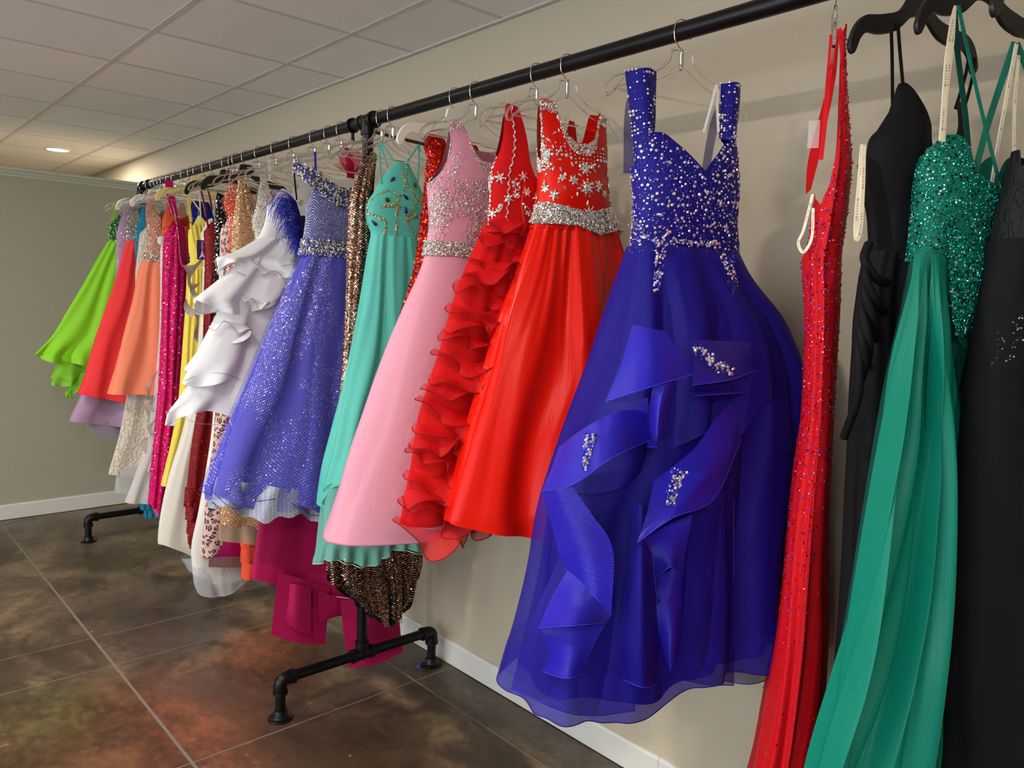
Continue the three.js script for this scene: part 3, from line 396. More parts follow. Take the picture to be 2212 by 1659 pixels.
// --- red satin ball gown ---
{
  const t = gown('satin_gown', 'bright red satin ball gown with crystal-encrusted neckline and wide jewelled belt', -1.611, 10);
  const red = satin(0xdc1606, { roughness: 0.29 }), redIn = cloth(0xb31412);
  const L = [[2.188,.106],[2.113,.097],[2.037,.087],[1.973,.083],[1.908,.085],[1.867,.102],[1.853,.113]], Rr = [[2.215,-.15],[2.133,-.147],[2.052,-.148],[1.97,-.151],[1.904,-.178],[1.865,-.212]];
  const bod = new Loft({ L, R: Rr, d: [[2.2, 0.02], [2.05, 0.05], [1.95, 0.07], [1.86, 0.058]], top: { f: [[-1, 2.06], [-0.93, 2.12], [-0.9, 2.19], [-0.66, 2.2], [-0.55, 2.15], [-0.4, 2.115], [-0.15, 2.1], [0.1, 2.1], [0.35, 2.12], [0.5, 2.16], [0.58, 2.205], [0.93, 2.21], [0.97, 2.12], [1, 2.04]], b: [[-1, 2.06], [-0.86, 2.2], [-0.6, 2.2], [-0.5, 2.12], [0, 2.02], [0.5, 2.12], [0.6, 2.2], [0.86, 2.2], [1, 2.05]] }, bot: 1.85 });
  obj('bodice', bod.geo(190, 40), red, t);
  const wy = 1.862, skL = [[1.859,.11],[1.799,.134],[1.706,.173],[1.588,.223],[1.47,.264],[1.367,.305],[1.24,.36],[1.14,.398],[1.047,.428]], skR = [[1.87, -0.2], [1.78, -0.235], [1.6, -0.3], [1.3, -0.37], [0.9, -0.41]];
  const dep = [[1.87, 0.056], [1.6, 0.085], [1.3, 0.11], [0.95, 0.125]];
  const sk = new Loft({ L: skL, R: skR, d: dep, xc: [[1.87, 0], [1, 0.06]], top: wy, bot: (s, cu) => 0.955 + 0.085 * Math.max(0, cu), fold: ((f, g) => (s, y) => f(s, y) + g(s, y))(folds(52, 8, 0.003, 0.04, 1.86, 1.0, 0.85), folds(53, 30, 0.003, 0.0004, 1.86, 1.4, 0.5)), p: 2.1 });
  obj('skirt', sk.geo(240, 70), red, t);
  obj('hem_edge', sk.hemEdge(0.0016, 220), red, t);
  const lin = new Loft({ L: skL.map(([y, z]) => [y, z * 0.82]), R: skR.map(([y, z]) => [y, z * 0.85]), d: dep.map(([y, d]) => [y, d * 0.6]), xc: [[1.87, 0], [1, 0.06]], top: wy, bot: 1.07, fold: folds(55, 8, 0.001, 0.006, 1.86, 1) });
  obj('lining_skirt', lin.geo(110, 24), redIn, t);
  const beltCv = (k) => bod.at; const gem = [0xfff8ee, 0xe8e4da, 0xd9d2c2, 0xfff1d8, 0xe6f2ff, 0xf8e2ee, 0xcfc8b8], band = [];
  // belt: a loft hugging the waist, packed with stones, pointed at the front
  const belt = new Loft({ L: (y) => bod.L(y) + 0.004, R: (y) => bod.R(y) - 0.004, d: [[2, 0.066], [1.86, 0.066]], top: { f: [[-1, 1.93], [-0.3, 1.915], [0, 1.905], [1, 1.925]], b: 1.92 }, bot: (s, cu, su) => su > 0 ? 1.862 - 0.022 * Math.max(0, 1 - Math.abs(cu + 0.25) * 2.2) : 1.865 });
  obj('belt', belt.geo(110, 8), cloth(0x8d8578, { metalness: 0.4, roughness: 0.4 }), t);
  sewn(t, 'belt_stones', scatter(belt, 900, 15, null, { gap: 0.0035, s0: -0.06, s1: 0.56 }), 0.0033, gem, { tilt: 0.4 });
  // neckline and armhole beading
  const near = (s, v, lf) => { const p = lf.at(s, v), [cu, su] = lf.sec(s); const tp = lf.top(cu, true); return su > -0.3 && (tp - p.y < 0.034 || Math.abs(cu) > 0.93 && p.y > 2.02) ? 1 : 0; };
  sewn(t, 'neckline_stones', scatter(bod, 1250, 17, near, { gap: 0.0034, s0: -0.03, s1: 0.53 }), 0.003, gem, { tilt: 0.4 });
  // hanging drops under the neckline and flower motifs
  const drops = [], motif = (s, v, n, rr, out) => { const r = rng(Math.round(s * 1000 + v * 77)); for (let i = 0; i < n; i++) { const a = i / n * 6.283 + r(), q = rr * Math.sqrt(0.1 + 0.9 * r()); drops.push({ ...onLoft(bod, clamp(s + Math.cos(a) * q * 1.15, -0.02, 0.52), clamp(v + Math.sin(a) * q * 3.1, 0.02, 0.985)), k: 0.7 + 0.6 * r() }); } };
  for (let i = 0; i < 17; i++) { const s = lerp(0.05, 0.45, i / 16), L0 = 0.26 + 0.06 * Math.cos((i - 8) / 8 * 1.5) + (i % 2) * 0.05; const [cu] = bod.sec(s); const tp = bod.top(cu, true); for (let k = 0; k < 4; k++) { const yy = Math.min(tp - 0.036, 2.09) - k * 0.011; drops.push({ ...onLoft(bod, s, clamp((tp - yy) / (tp - 1.85))), k: k === 3 ? 1.6 : 0.7 }); } }
  for (const [s, v, R, n] of [[0.25, 0.3, 0.02, 8], [0.25, 0.52, 0.024, 9], [0.33, 0.5, 0.014, 6], [0.17, 0.5, 0.014, 6], [0.25, 0.8, 0.021, 8], [0.05, 0.42, 0.014, 6], [0.03, 0.6, 0.012, 6], [0.07, 0.74, 0.014, 6], [0.44, 0.5, 0.014, 6], [0.46, 0.68, 0.012, 6], [0.41, 0.8, 0.013, 6], [0.11, 0.6, 0.01, 5], [0.37, 0.64, 0.01, 5]]) flower(bod, s, v, R, n, drops);
  for (const f of [[0.04, 0.5, 18, 0.02], [0.45, 0.58, 16, 0.02]]) motif(...f);
  sewn(t, 'drop_stones', scatter(bod, 46, 29, (s, v) => (v > 0.25 && v < 0.7 ? 1 : 0.25), { gap: 0.016, s0: -0.02, s1: 0.52 }), 0.0052, gem, { geo: dropG, tilt: 0.15 });
  sewn(t, 'motif_stones', drops, 0.0036, gem, { tilt: 0.35, seed: 8 });
  settle(t); hanger('clear', -1.611, 10, 'clear plastic hanger holding the red satin ball gown', { w: 0.9 });
}

// --- red organza gown with cascading ruffles ---
{
  const t = gown('ruffled_gown', 'red gown with beaded illusion bodice and a skirt of curled organza ruffles', -1.737, 6);
  const darkRed = cloth(0x8e060a), red = cloth(0xc4090e), org = sheer(0xd01014, 0.66, { roughness: 0.5 }), mesh = sheer(0xb80c12, 0.42);
  const L = [[2.188,.139],[2.124,.132],[2.063,.139],[2.008,.157],[1.935,.158],[1.841,.165]], Rr = [[2.2, -0.17], [2.05, -0.155], [1.95, -0.15], [1.85, -0.16]];
  const bod = new Loft({ L, R: Rr, d: [[2.2, 0.02], [2.0, 0.055], [1.85, 0.05]], top: { f: [[-1, 2.05], [-0.9, 2.15], [-0.78, 2.2], [-0.66, 2.2], [-0.45, 2.05], [0, 1.985], [0.4, 2.05], [0.62, 2.205], [0.85, 2.212], [0.95, 2.15], [1, 2.06]], b: [[-1, 2.05], [-0.78, 2.19], [-0.5, 2.14], [0, 2.1], [0.5, 2.14], [0.78, 2.19], [1, 2.05]] }, bot: 1.84 });
  obj('bodice', bod.geo(150, 34, 0, -0.08, 0.58), red, t); obj('bodice_back', bod.geo(70, 30, 0, 0.58, 0.92), mesh, t);
  const gem = [0xfff2ee, 0xf2dada, 0xe8d6d0, 0xffe2e8, 0xd9c2b8], r = rng(3), pl = [];
  for (let m = 0; m < 13; m++) flower(bod, lerp(0.0, 0.3, r()), lerp(0.3, 0.95, r()), 0.012 + 0.006 * r(), 6, pl);
  for (let m = 0; m < 12; m++) { const s = lerp(-0.02, 0.34, r()), v = lerp(0.25, 0.97, r()), R0 = 0.012 + 0.014 * r(); for (let i = 0; i < 16; i++) { const a = i / 16 * 6.283 * 1.6, q = R0 * (0.3 + 0.7 * i / 16); pl.push({ ...onLoft(bod, s + Math.cos(a) * q, clamp(v + Math.sin(a) * q * 3, 0.02, 0.99)), k: 0.6 + 0.8 * r() }); } }
  for (let i = 0; i < 90; i++) for (const s of [0.0, 0.085]) pl.push({ ...onLoft(bod, s + 0.004 * Math.sin(i), 0.01 + 0.9 * i / 90), k: 0.8 });
  sewn(t, 'beading', pl, 0.0036, gem, { tilt: 0.4 });
  const skL = [[1.841,.165],[1.745,.217],[1.623,.269],[1.49,.312],[1.371,.355],[1.267,.382],[1.161,.395],[1.056,.415],[.99,.429]];
  const sk = new Loft({ L: skL, d: [[1.86, 0.05], [1.5, 0.065], [0.95, 0.075]], xc: -0.02, top: 1.86, bot: 0.99, fold: folds(61, 12, 0.003, 0.015, 1.86, 1) });
  obj('lining_skirt', sk.geo(120, 40), red, t);
  // tier upon tier of curled frills down the front
  const q = rng(9);
  for (let i = 0; i < 19; i++) {
    const y = 1.87 - i * 0.0475, l = sk.L(y), z0 = l + 0.004 + 0.012 * q(), n = 7, p = [];
    for (let k = 0; k < n; k++) { const u = k / (n - 1), z = lerp(z0, l - 0.26, u); p.push([-0.02 + 0.078 * Math.sqrt(1 - (1 - Math.min(1, u * 2.2)) ** 2), y + 0.02 * Math.sin(u * 7 + i * 1.9) - 0.03 * u, z]); }
    const [g, e] = frill(p, [0.72, -0.5, 0.3 + 0.25 * q()], 0.07 + 0.024 * q(), 3 + 1.2 * q(), 0.03, i + 3, 120); const f = obj('ruffle', g, org, t); obj('stitched_edge', e, darkRed, f);
  }
  obj('lace_up_tie', ribbon([[.05,1.987,.07],[.05,1.926,.08],[.05,1.847,.06]], 0.006), cloth(0xe03a1c), t);
  obj('paper_tag', boxG(0.052, 0.0535, 0, 0.028, -0.01, 0.004).translate(0, 1.925, -0.055), cloth(0xe8e4dc), t);
  settle(t); hanger('clear', -1.737, 6, 'clear plastic hanger holding the red ruffled organza gown', { w: 0.92 });
}

// --- red beaded sheath, hanging edge-on ---
{
  const t = gown('beaded_sheath', 'red stretch sheath dress scattered with iridescent beads, hanging edge-on beside the purple gown', -0.824, 63);
  const red = cloth(0xd4101c, { roughness: 0.5 }), redIn = cloth(0xc40a10);
  const L = [[2.164,.005],[2.048,.009],[1.96,.012],[1.891,.018],[1.791,.023],[1.751,.034],[1.67,.023],[1.547,.013],[1.401,.009],[1.273,.018],[1.153,.025],[1.021,.029],[.852,.038],[.701,.053],[.547,.068]], R = [[2.2,-.023],[2.104,-.035],[2.007,-.049],[1.958,-.055],[1.87,-.053],[1.771,-.047],[1.631,-.052],[1.489,-.054],[1.344,-.057],[1.196,-.06],[1.058,-.064],[.874,-.075],[.73,-.077],[.582,-.067]];
  const yb = L[L.length - 1][0] - 0.22, LL = [...L, [yb, L[L.length - 1][1] + 0.04]], RR = [...R, [yb - 0.01, R[R.length - 1][1] + 0.01]];
  const sh = new Loft({ L: LL, R: RR, d: [[2.25, 0.01], [2.05, 0.1], [1.8, 0.14], [1.5, 0.16], [0.8, 0.18]], xc: [[2.25, 0.02], [1.8, -0.06], [0.8, -0.08]], top: [[-1, 2.24], [-0.6, 2.2], [-0.1, 2.0], [0.5, 1.86], [0.8, 1.88], [1, 1.9]], bot: yb, fold: folds(71, 13, 0.003, 0.011, 2.1, 0.6), p: 2 });
  obj('dress_body', sh.geo(150, 60), red, t);
  obj('open_back', patch([[[-.02,2.232,-.002],[-.03,2.162,0],[-.06,2.072,.017],[-.08,1.975,.035],[-.1,1.906,.035]], [[0,2.22,-.011],[-.01,2.146,-.011],[-.03,2.064,-.002],[-.05,1.974,.012],[-.06,1.91,.024]]], 24, 8), redIn, t);
  obj('halter_strap', ribbon([[.01,2.223,.003],[.012,2.189,.003],[.012,2.132,.004],[.02,2.044,.005],[.03,1.96,.008]], 0.01, [1, 0, 0]), red, t); obj('halter_strap', ribbon([[.02,2.23,-.009],[.02,2.204,-.017],[.025,2.154,-.024]], 0.012, [1, 0, 0]), red, t);
  const cols = [0xff5a9a, 0xb04aff, 0xff2030, 0x7a50ff, 0xffc0e0, 0x801030, 0xe01828];
  sewn(t, 'beads', scatter(sh, 2100, 41, (s, v) => v < 0.3 ? 1 : Math.max(0.04, 1 - (v - 0.3) * 2.6), { s0: -0.12, s1: 0.62, gap: 0.005 }), 0.0021, cols, { vary: 0.3 });
  obj('hanging_loop', ribbon([[.04,1.886,.019],[.05,1.807,.033],[.06,1.781,.041],[.07,1.761,.03],[.075,1.785,.016],[.06,1.854,.016]], 0.006, [1, 0, 0.2]), ribbonM, t);
  obj('swing_tag', boxG(-0.0008, 0.0008, -0.03, 0.03, -0.012, 0.012).translate(-0.05, 2.03, 0.026), new THREE.MeshPhysicalMaterial({ color: 0xffffff, transmission: 0.85, roughness: 0.15, thickness: 0 }), t);
  settle(t); hanger('clear', -0.824, -27, 'clear plastic hanger seen end-on above the red beaded sheath', { w: 0.95 });
}

// --- black gown with ruched side ---
{
  const t = gown('black_gown', 'black halter gown with sheer side panel and ruched hip beside the emerald gown', -0.655, 20);
  const blk = cloth(0x0e0e10, { roughness: 0.7 }), mesh = sheer(0x0c0c0e, 0.72);
  const L = [[2.091,.055],[2.032,.073],[1.985,.092],[1.948,.109],[1.905,.099],[1.826,.069],[1.781,.06],[1.758,.067]], Rr = [[2.053,-.031],[2.012,-.062],[1.994,-.067],[1.973,-.134],[1.911,-.183],[1.836,-.207]];
  const bod = new Loft({ L: [[2.09,.046],[2.047,.058],[2.007,.076],[1.966,.106],[1.94,.108],[1.888,.093],[1.826,.069],[1.758,.058]], R: [[2.1, -0.125], [2.0, -0.155], [1.8, -0.13]], d: [[2.1, 0.02], [1.95, 0.06], [1.75, 0.055]], top: { f: [[-1, 1.98], [-0.72, 2.07], [-0.6, 2.07], [-0.2, 1.96], [-0.05, 1.925], [0.1, 1.95], [0.42, 2.04], [0.7, 2.08], [0.86, 2.088], [0.97, 2.085], [1, 1.98]], b: 1.93 }, bot: 1.745 });
  obj('bodice', bod.geo(140, 30), blk, t);
  obj('sheer_panel', patch([[[.075,1.922,.182],[.075,1.871,.171],[.07,1.815,.143],[.062,1.756,.122]], [[.08,1.914,.156],[.08,1.865,.134],[.075,1.812,.109],[.07,1.758,.09]]], 14, 8), mesh, t);
  const skL = [[1.781,.06],[1.744,.073],[1.688,.082],[1.623,.085],[1.558,.08],[1.473,.078],[1.377,.072],[1.251,.068],[1.082,.061],[.878,.06],[.659,.054]], y1 = skL[skL.length - 1][0];
  const sk = new Loft({ L: [...skL, [y1 - 0.4, 0.13]], R: [[1.76, -0.12], [1.5, -0.2], [1.0, -0.25], [0.4, -0.28]], d: [[1.76, 0.05], [1.5, 0.062], [0.4, 0.065]], top: 1.76, bot: 0.36, fold: folds(81, 11, 0.003, 0.016, 1.76, 0.8, 0.7) });
  obj('skirt', sk.geo(150, 60), blk, t);
  const rc = [[[[.06,1.769,.13],[.075,1.737,.15],[.1,1.703,.129],[.1,1.698,.046]]], [[[.07,1.729,.14],[.09,1.702,.159],[.11,1.66,.136],[.1,1.636,.051]]], [[[.07,1.694,.142],[.09,1.668,.156],[.11,1.626,.138],[.1,1.583,.069]]], [[[.07,1.65,.145],[.09,1.625,.156],[.11,1.582,.145],[.1,1.53,.087]]], [[[.07,1.615,.146],[.09,1.59,.157],[.1,1.538,.141],[.1,1.477,.11]]], [[[.07,1.58,.147],[.085,1.546,.154],[.095,1.477,.146],[.09,1.386,.122]]]];
  rc.forEach(([p]) => obj('ruche_fold', tube(p.map((a, i) => [a[0] - [0.012, 0.016, 0.03, 0.075][i], a[1], a[2]]), 0.0085, 24, 8), blk, t));
  for (const q of [[[0,2.048,.046],[-.006,2.142,.051],[0,2.2,.067]], [[.02,2.082,.045],[.012,2.146,.051],[.006,2.2,.056]], [[.02,2.053,-.103],[.01,2.124,-.135],[0,2.172,-.154]], [[.02,2.052,-.127],[.012,2.121,-.153],[.006,2.165,-.163]]]) obj('strap', ribbon(q, 0.0062, [1, 0, 0.2]), blk, t);
  obj('hanging_loop', ribbon([[.075,1.942,.193],[.09,1.866,.209],[.095,1.783,.214],[.098,1.768,.213],[.1,1.778,.21],[.095,1.858,.205],[.08,1.941,.195]], 0.0075, [1, 0, 0.3]), ribbonM, t);
  settle(t); hanger('black', -0.655, 20, 'black plastic hanger holding the black halter gown', { w: 0.76, tilt: 0.02 });
}
// --- emerald gown ---
{
  const t = gown('emerald_gown', 'emerald green gown with crystal-studded bodice and long satin skirt', -0.535, 20);
  const gs = satin(0x0a7a66, { roughness: 0.36 }), gb = cloth(0x0c6c5a, { roughness: 0.45 }), gl = cloth(0x0a4b40);
  const bod = new Loft({ L: [[1.951,.118],[1.916,.121],[1.849,.122],[1.79,.122],[1.752,.124]], R: [[1.99, -0.09], [1.9, -0.118], [1.8, -0.125], [1.7, -0.13]], d: [[1.98, 0.03], [1.85, 0.055], [1.7, 0.055]], top: { f: [[-1, 1.86], [-0.86, 1.915], [-0.72, 1.9], [-0.5, 1.88], [-0.2, 1.874], [0.1, 1.885], [0.32, 1.9], [0.44, 1.955], [0.6, 1.965], [0.85, 1.963], [1, 1.94]], b: [[-1, 1.86], [-0.85, 1.95], [-0.4, 1.9], [0.2, 1.85], [1, 1.93]] }, bot: 1.735 });
  obj('bodice', bod.geo(140, 26), gb, t);
  const cols = [0x1fd6b4, 0x0a8f78, 0x053d34, 0x9ff5e4, 0x0f6f60, 0x13b8a6];
  const drape = patch([[[.055,1.811,.11],[.06,1.815,.048],[.045,1.823,-.043]], [[.06,1.737,.109],[.07,1.731,.056],[.05,1.736,-.039]], [[.06,1.671,.098],[.068,1.664,.053],[.05,1.658,-.03]], [[.06,1.608,.076],[.062,1.603,.053],[.055,1.609,.016]]], 26, 30);
  obj('beaded_drape', drape, gb, t);
  obj('drape_facing', patch([[[.058,1.611,.072],[.058,1.606,.048],[.05,1.615,.013]], [[.05,1.591,.054],[.05,1.585,.031],[.045,1.596,.011]], [[.045,1.574,.026],[.045,1.576,.018],[.04,1.582,.008]]], 12, 8), gs, t);
  const pls = scatter(bod, 1500, 61, null, { gap: 0.0042, s0: -0.06, s1: 0.56 });
  { const p = drape.attributes.position, n = drape.attributes.normal, r = rng(4); for (let i = 0; i < 1500; i++) { const k = Math.floor(r() * p.count), nn = V3(n.getX(k), n.getY(k), n.getZ(k)); if (nn.x < 0) nn.negate(); pls.push({ p: V3(p.getX(k), p.getY(k) + (r() - 0.5) * 0.012, p.getZ(k) + (r() - 0.5) * 0.01).addScaledVector(nn, 0.001), n: nn }); } }
  sewn(t, 'crystals', pls, 0.0023, cols, { vary: 0.25 });
  const skL = [[1.752,.124],[1.652,.138],[1.548,.158],[1.417,.177],[1.258,.197],[1.097,.218],[.927,.249],[.765,.279]], y1 = skL[skL.length - 1][0], z1 = skL[skL.length - 1][1];
  const sk = new Loft({ L: [...skL, [y1 - 0.45, z1 + 0.07]], R: [[1.75, -0.1], [1.5, -0.07], [1.2, -0.12], [0.7, -0.19], [0.3, -0.22]], d: [[1.75, 0.045], [1.4, 0.042], [0.3, 0.05]], top: 1.745, bot: 0.34, fold: folds(92, 6, 0.002, 0.012, 1.74, 0.7, 0.7) });
  obj('underskirt', sk.geo(150, 50), gl, t);
  // two overlapping satin panels with the slit between them
  const toFloor = (rows) => [...rows, rows[rows.length - 1].map((p) => [p[0], p[1] - 0.3, p[2] + 0.035])];
  const sway = (k, f) => (p, u, v) => { const a = sst(0, 0.35, v); p.x += a * (0.016 * Math.sin(u * f + 2.2 * Math.sin(v * 3 + k)) + 0.008 * Math.sin(u * f * 2.1 + k + v * 5)); };
  obj('skirt_panel', patch(toFloor([[[.05,1.743,.183],[.06,1.745,.177],[.066,1.744,.161]], [[.055,1.66,.2],[.08,1.656,.203],[.07,1.651,.164]], [[.055,1.544,.221],[.09,1.539,.229],[.06,1.536,.161]], [[.055,1.382,.244],[.1,1.379,.244],[.06,1.366,.141]], [[.05,1.131,.27],[.11,1.146,.279],[.06,1.122,.16]], [[.05,.96,.3],[.11,.99,.305],[.06,.93,.199]], [[.05,.792,.332],[.11,.826,.342],[.06,.766,.246]]]), 60, 84, sway(1, 15)), gs, t);
  obj('skirt_panel', patch(toFloor([[[.066,1.744,.161],[.068,1.741,.145],[.062,1.732,.118]], [[.085,1.636,.176],[.1,1.637,.174],[.05,1.629,.083]], [[.085,1.497,.164],[.11,1.5,.165],[.04,1.481,.044]], [[.09,1.348,.17],[.12,1.346,.158],[.04,1.319,.011]], [[.09,1.136,.183],[.13,1.139,.157],[.04,1.093,-.028]], [[.09,.965,.215],[.14,.983,.173],[.04,.897,-.053]], [[.09,.788,.264],[.14,.802,.186],[.04,.683,-.075]]]), 70, 84, sway(3, 17)), gs, t);
  obj('waist_band', patch([[[.05,1.75,.184],[.062,1.754,.158],[.062,1.74,.121]], [[.05,1.743,.182],[.063,1.746,.158],[.063,1.73,.121]]], 16, 3), gs, t);
  for (const [q, w, m] of [[[[.03,1.948,.118],[.02,2.013,.107],[.01,2.098,.097],[.004,2.197,.082]], 0.0085, ribbonM], [[[.028,1.949,.111],[.016,2.039,.099],[.008,2.124,.086],[.002,2.197,.08]], 0.0085, ribbonM], [[[.01,2.196,.08],[.02,2.102,.051],[.03,1.981,.005],[.04,1.9,-.023]], 0.006, gs], [[[0,2.193,.077],[0,2.122,.06],[-.01,2.014,.012],[-.02,1.894,-.033]], 0.0105, gl], [[[0,2.16,-.09],[-.004,2.091,-.071],[-.012,1.995,-.05],[-.02,1.899,-.037]], 0.013, gs], [[[.02,1.89,-.037],[.012,1.983,-.057],[.006,2.081,-.077],[.004,2.156,-.09]], 0.007, ribbonM], [[[.02,1.942,-.09],[.012,2.039,-.09],[.006,2.135,-.096]], 0.006, ribbonM], [[[0,2.158,-.096],[0,2.124,-.126],[-.01,2.08,-.174]], 0.013, gs]]) obj('strap', ribbon(q, w, [1, 0, 0.25]), m, t);
  obj('right_cup', patch([[[.03,1.901,-.037],[.025,1.93,-.059],[.02,1.943,-.084],[.015,1.942,-.1]], [[.04,1.874,-.039],[.035,1.89,-.063],[.03,1.901,-.088],[.02,1.91,-.119]], [[.035,1.842,-.06],[.03,1.845,-.084],[.025,1.847,-.11],[.015,1.855,-.142]]], 14, 10), gl, t);
  settle(t); hanger('black', -0.535, 20, 'black plastic hanger holding the emerald gown, nearest the right edge', { w: 0.72, tilt: -0.03 });
}
// --- black lace gown at the edge of the picture ---
{
  const t = gown('lace_gown', 'black gown with beaded lace bodice and peplum at the right edge of the rail', -0.42, 15);
  const blk = cloth(0x111113), lace = cloth(0x18181a, { roughness: 0.6, bumpMap: dataTex(256, 256, (i, j) => 255 * sst(0.45, 0.6, fbm(i / 16, j / 16, 81, 3)), false, 3, 3), bumpScale: 0.002 });
  const bl = [[1.916,.062],[1.868,.066],[1.811,.078],[1.754,.09]], sl = [[1.754,.09],[1.656,.111],[1.541,.128],[1.417,.128],[1.29,.122],[1.115,.11],[.952,.097],[.783,.078]], y1 = sl[sl.length - 1][0];
  const yb = bl[bl.length - 1][0];
  const bod = new Loft({ L: bl, R: [[2, -0.12], [1.7, -0.15]], d: [[2, 0.03], [1.8, 0.06], [1.6, 0.06]], top: { f: [[-1, 1.9], [-0.8, 1.98], [-0.3, 1.92], [0, 1.9], [0.3, 1.92], [0.8, 1.98], [1, 1.9]], b: 1.93 }, bot: yb - 0.01 });
  obj('bodice', bod.geo(90, 20), lace, t);
  const sk = new Loft({ L: [...sl, [y1 - 0.45, 0.26]], R: [[1.7, -0.15], [1, -0.3], [0.3, -0.35]], d: [[1.72, 0.055], [1.2, 0.07], [0.3, 0.09]], top: yb + 0.02, bot: 0.31, fold: folds(95, 9, 0.002, 0.012, 1.7, 0.7) });
  obj('skirt', sk.geo(130, 50), blk, t);
  const pL = [[1.762,.087],[1.665,.088],[1.574,.088],[1.508,.094]], yh = pL[3][0], pep = new Loft({ L: pL, R: [[yb, -0.155], [yh, -0.22]], d: [[yb, 0.066], [yh, 0.1]], top: yb + 0.015, bot: (s) => yh + 0.012 * Math.sin(s * 38), fold: folds(97, 8, 0.001, 0.01, yb, yh) });
  obj('lace_peplum', pep.geo(150, 30), lace, t); obj('peplum_hem', pep.hemEdge(0.0022), blk, t);
  const pl = []; const r = rng(12); for (let i = 0; i < 60; i++) { const p = [[[.1,1.625,.208],[.1,1.599,.241],[.1,1.574,.255]], [[.1,1.633,.19],[.1,1.603,.192],[.1,1.581,.213]]][i % 2][i % 3]; pl.push({ p: V3(p[0] + 0.002, p[1] + (r() - 0.5) * 0.03, p[2] + (r() - 0.5) * 0.022), n: V3(0.95, 0, 0.3).normalize() }); }
  sewn(t, 'lace_beads', pl, 0.0016, [0x55555a, 0xb0b0b8, 0x2a2a2c], {});
  for (const z of [0.06, -0.08]) obj('strap', ribbon([[0.02, 1.97, z], [0.01, 2.08, z * 1.1], [0, 2.2, z * 1.2]], 0.02, [1, 0, 0]), lace, t);
  settle(t); hanger('black', -0.42, 15, 'black plastic hanger holding the black lace gown', { w: 0.8 });
}
// --- pale pink gown ---
{
  const t = gown('pink_gown', 'pale pink satin A-line gown with silver beaded bodice and crystal belt', -2.024, 5);
  const pink = satin(0xdb97ab, { roughness: 0.5 }), pinkL = cloth(0xc98299);
  const L = [[2.203,.128],[2.151,.116],[2.092,.122],[2.043,.143],[1.996,.174],[1.941,.171],[1.884,.165],[1.825,.174],[1.772,.183]];
  const bod = new Loft({ L, R: [[2.2, -0.15], [2.05, -0.165], [1.9, -0.16], [1.78, -0.15]], d: [[2.2, 0.02], [2.0, 0.06], [1.8, 0.052]], top: { f: [[-1, 2.01], [-0.93, 2.05], [-0.9, 2.18], [-0.7, 2.19], [-0.55, 2.15], [-0.42, 2.115], [-0.2, 2.09], [0.1, 2.09], [0.3, 2.11], [0.42, 2.15], [0.52, 2.205], [0.86, 2.208], [0.94, 2.12], [0.97, 2.05], [1, 2.01]], b: [[-1, 2.01], [-0.8, 2.15], [-0.4, 2.14], [0.4, 2.14], [0.8, 2.18], [1, 2.01]] }, bot: 1.79 });
  obj('bodice', bod.geo(170, 36), pink, t);
  const wy = 1.795, skL = [[1.772,.183],[1.713,.207],[1.609,.26],[1.45,.339],[1.287,.413],[1.147,.473],[1.009,.517],[.905,.553]];
  const dep = [[1.8, 0.05], [1.5, 0.085], [0.9, 0.12]], xc = [[1.8, 0], [0.9, 0.02]];
  const sk = new Loft({ L: skL, R: [[1.8, -0.15], [1.5, -0.24], [0.9, -0.4]], d: dep, xc, top: wy, bot: (s, cu) => 0.885 + 0.02 * cu, fold: folds(101, 6, 0.001, 0.026, 1.8, 0.9, 1.2) });
  obj('skirt', sk.geo(170, 50), pink, t); obj('hem_edge', sk.hemEdge(0.0022), pinkL, t);
  const lin = new Loft({ L: skL.map(([y, z]) => [y, z * 0.9]), R: [[1.8, -0.14], [0.9, -0.35]], d: dep.map(([y, d]) => [y, d * 0.8]), xc, top: wy, bot: 0.96 }); obj('lining_skirt', lin.geo(70, 16), pinkL, t);
  const belt = new Loft({ L: (y) => bod.L(y) + 0.004, R: (y) => bod.R(y) - 0.004, d: 0.057, top: 1.825, bot: 1.778 }); obj('belt', belt.geo(90, 6), cloth(0xa99f90, { metalness: 0.4, roughness: 0.4 }), t);
  const gem = [0xf3ede0, 0xd8cfbe, 0xe8e2ea, 0xcfc4ae, 0xffffff, 0xdfe8ee];
  sewn(t, 'belt_stones', scatter(belt, 620, 21, null, { gap: 0.0035, s0: -0.06, s1: 0.4 }), 0.003, gem, { tilt: 0.4 });
  const r = rng(31), pl = []; const leaf = (s, v, a, n, len) => { for (let i = 0; i < n; i++) { const q = i / n, w = Math.sin(q * 3.14) * len * 0.28 * (i % 2 ? 1 : -1); const du = Math.cos(a) * q * len - Math.sin(a) * w, dv = Math.sin(a) * q * len + Math.cos(a) * w; pl.push({ ...onLoft(bod, clamp(s + du, -0.06, 0.4), clamp(v + dv * 2.8, 0.01, 0.98)), k: 0.7 + 0.5 * r() }); } };
  for (let m = 0; m < 34; m++) { const s = lerp(0.0, 0.32, r()), v = lerp(0.25, 0.93, r()), a0 = r() * 6.28, k = 4 + Math.floor(r() * 3); for (let i = 0; i < k; i++) leaf(s, v, a0 + i * 6.28 / k, 12, 0.03 + 0.014 * r()); }
  const near = (s, v, lf) => { const p = lf.at(s, v), [cu, su] = lf.sec(s); return su > -0.3 && lf.top(cu, true) - p.y < 0.028 ? 1 : 0; };
  sewn(t, 'beading', pl, 0.0021, gem, { tilt: 0.4 }); sewn(t, 'neckline_stones', scatter(bod, 800, 23, near, { gap: 0.0035, s0: -0.04, s1: 0.45 }), 0.0026, gem, { tilt: 0.4 });
  settle(t); hanger('clear', -2.024, 5, 'clear plastic hanger holding the pale pink gown', { w: 0.92 });
}
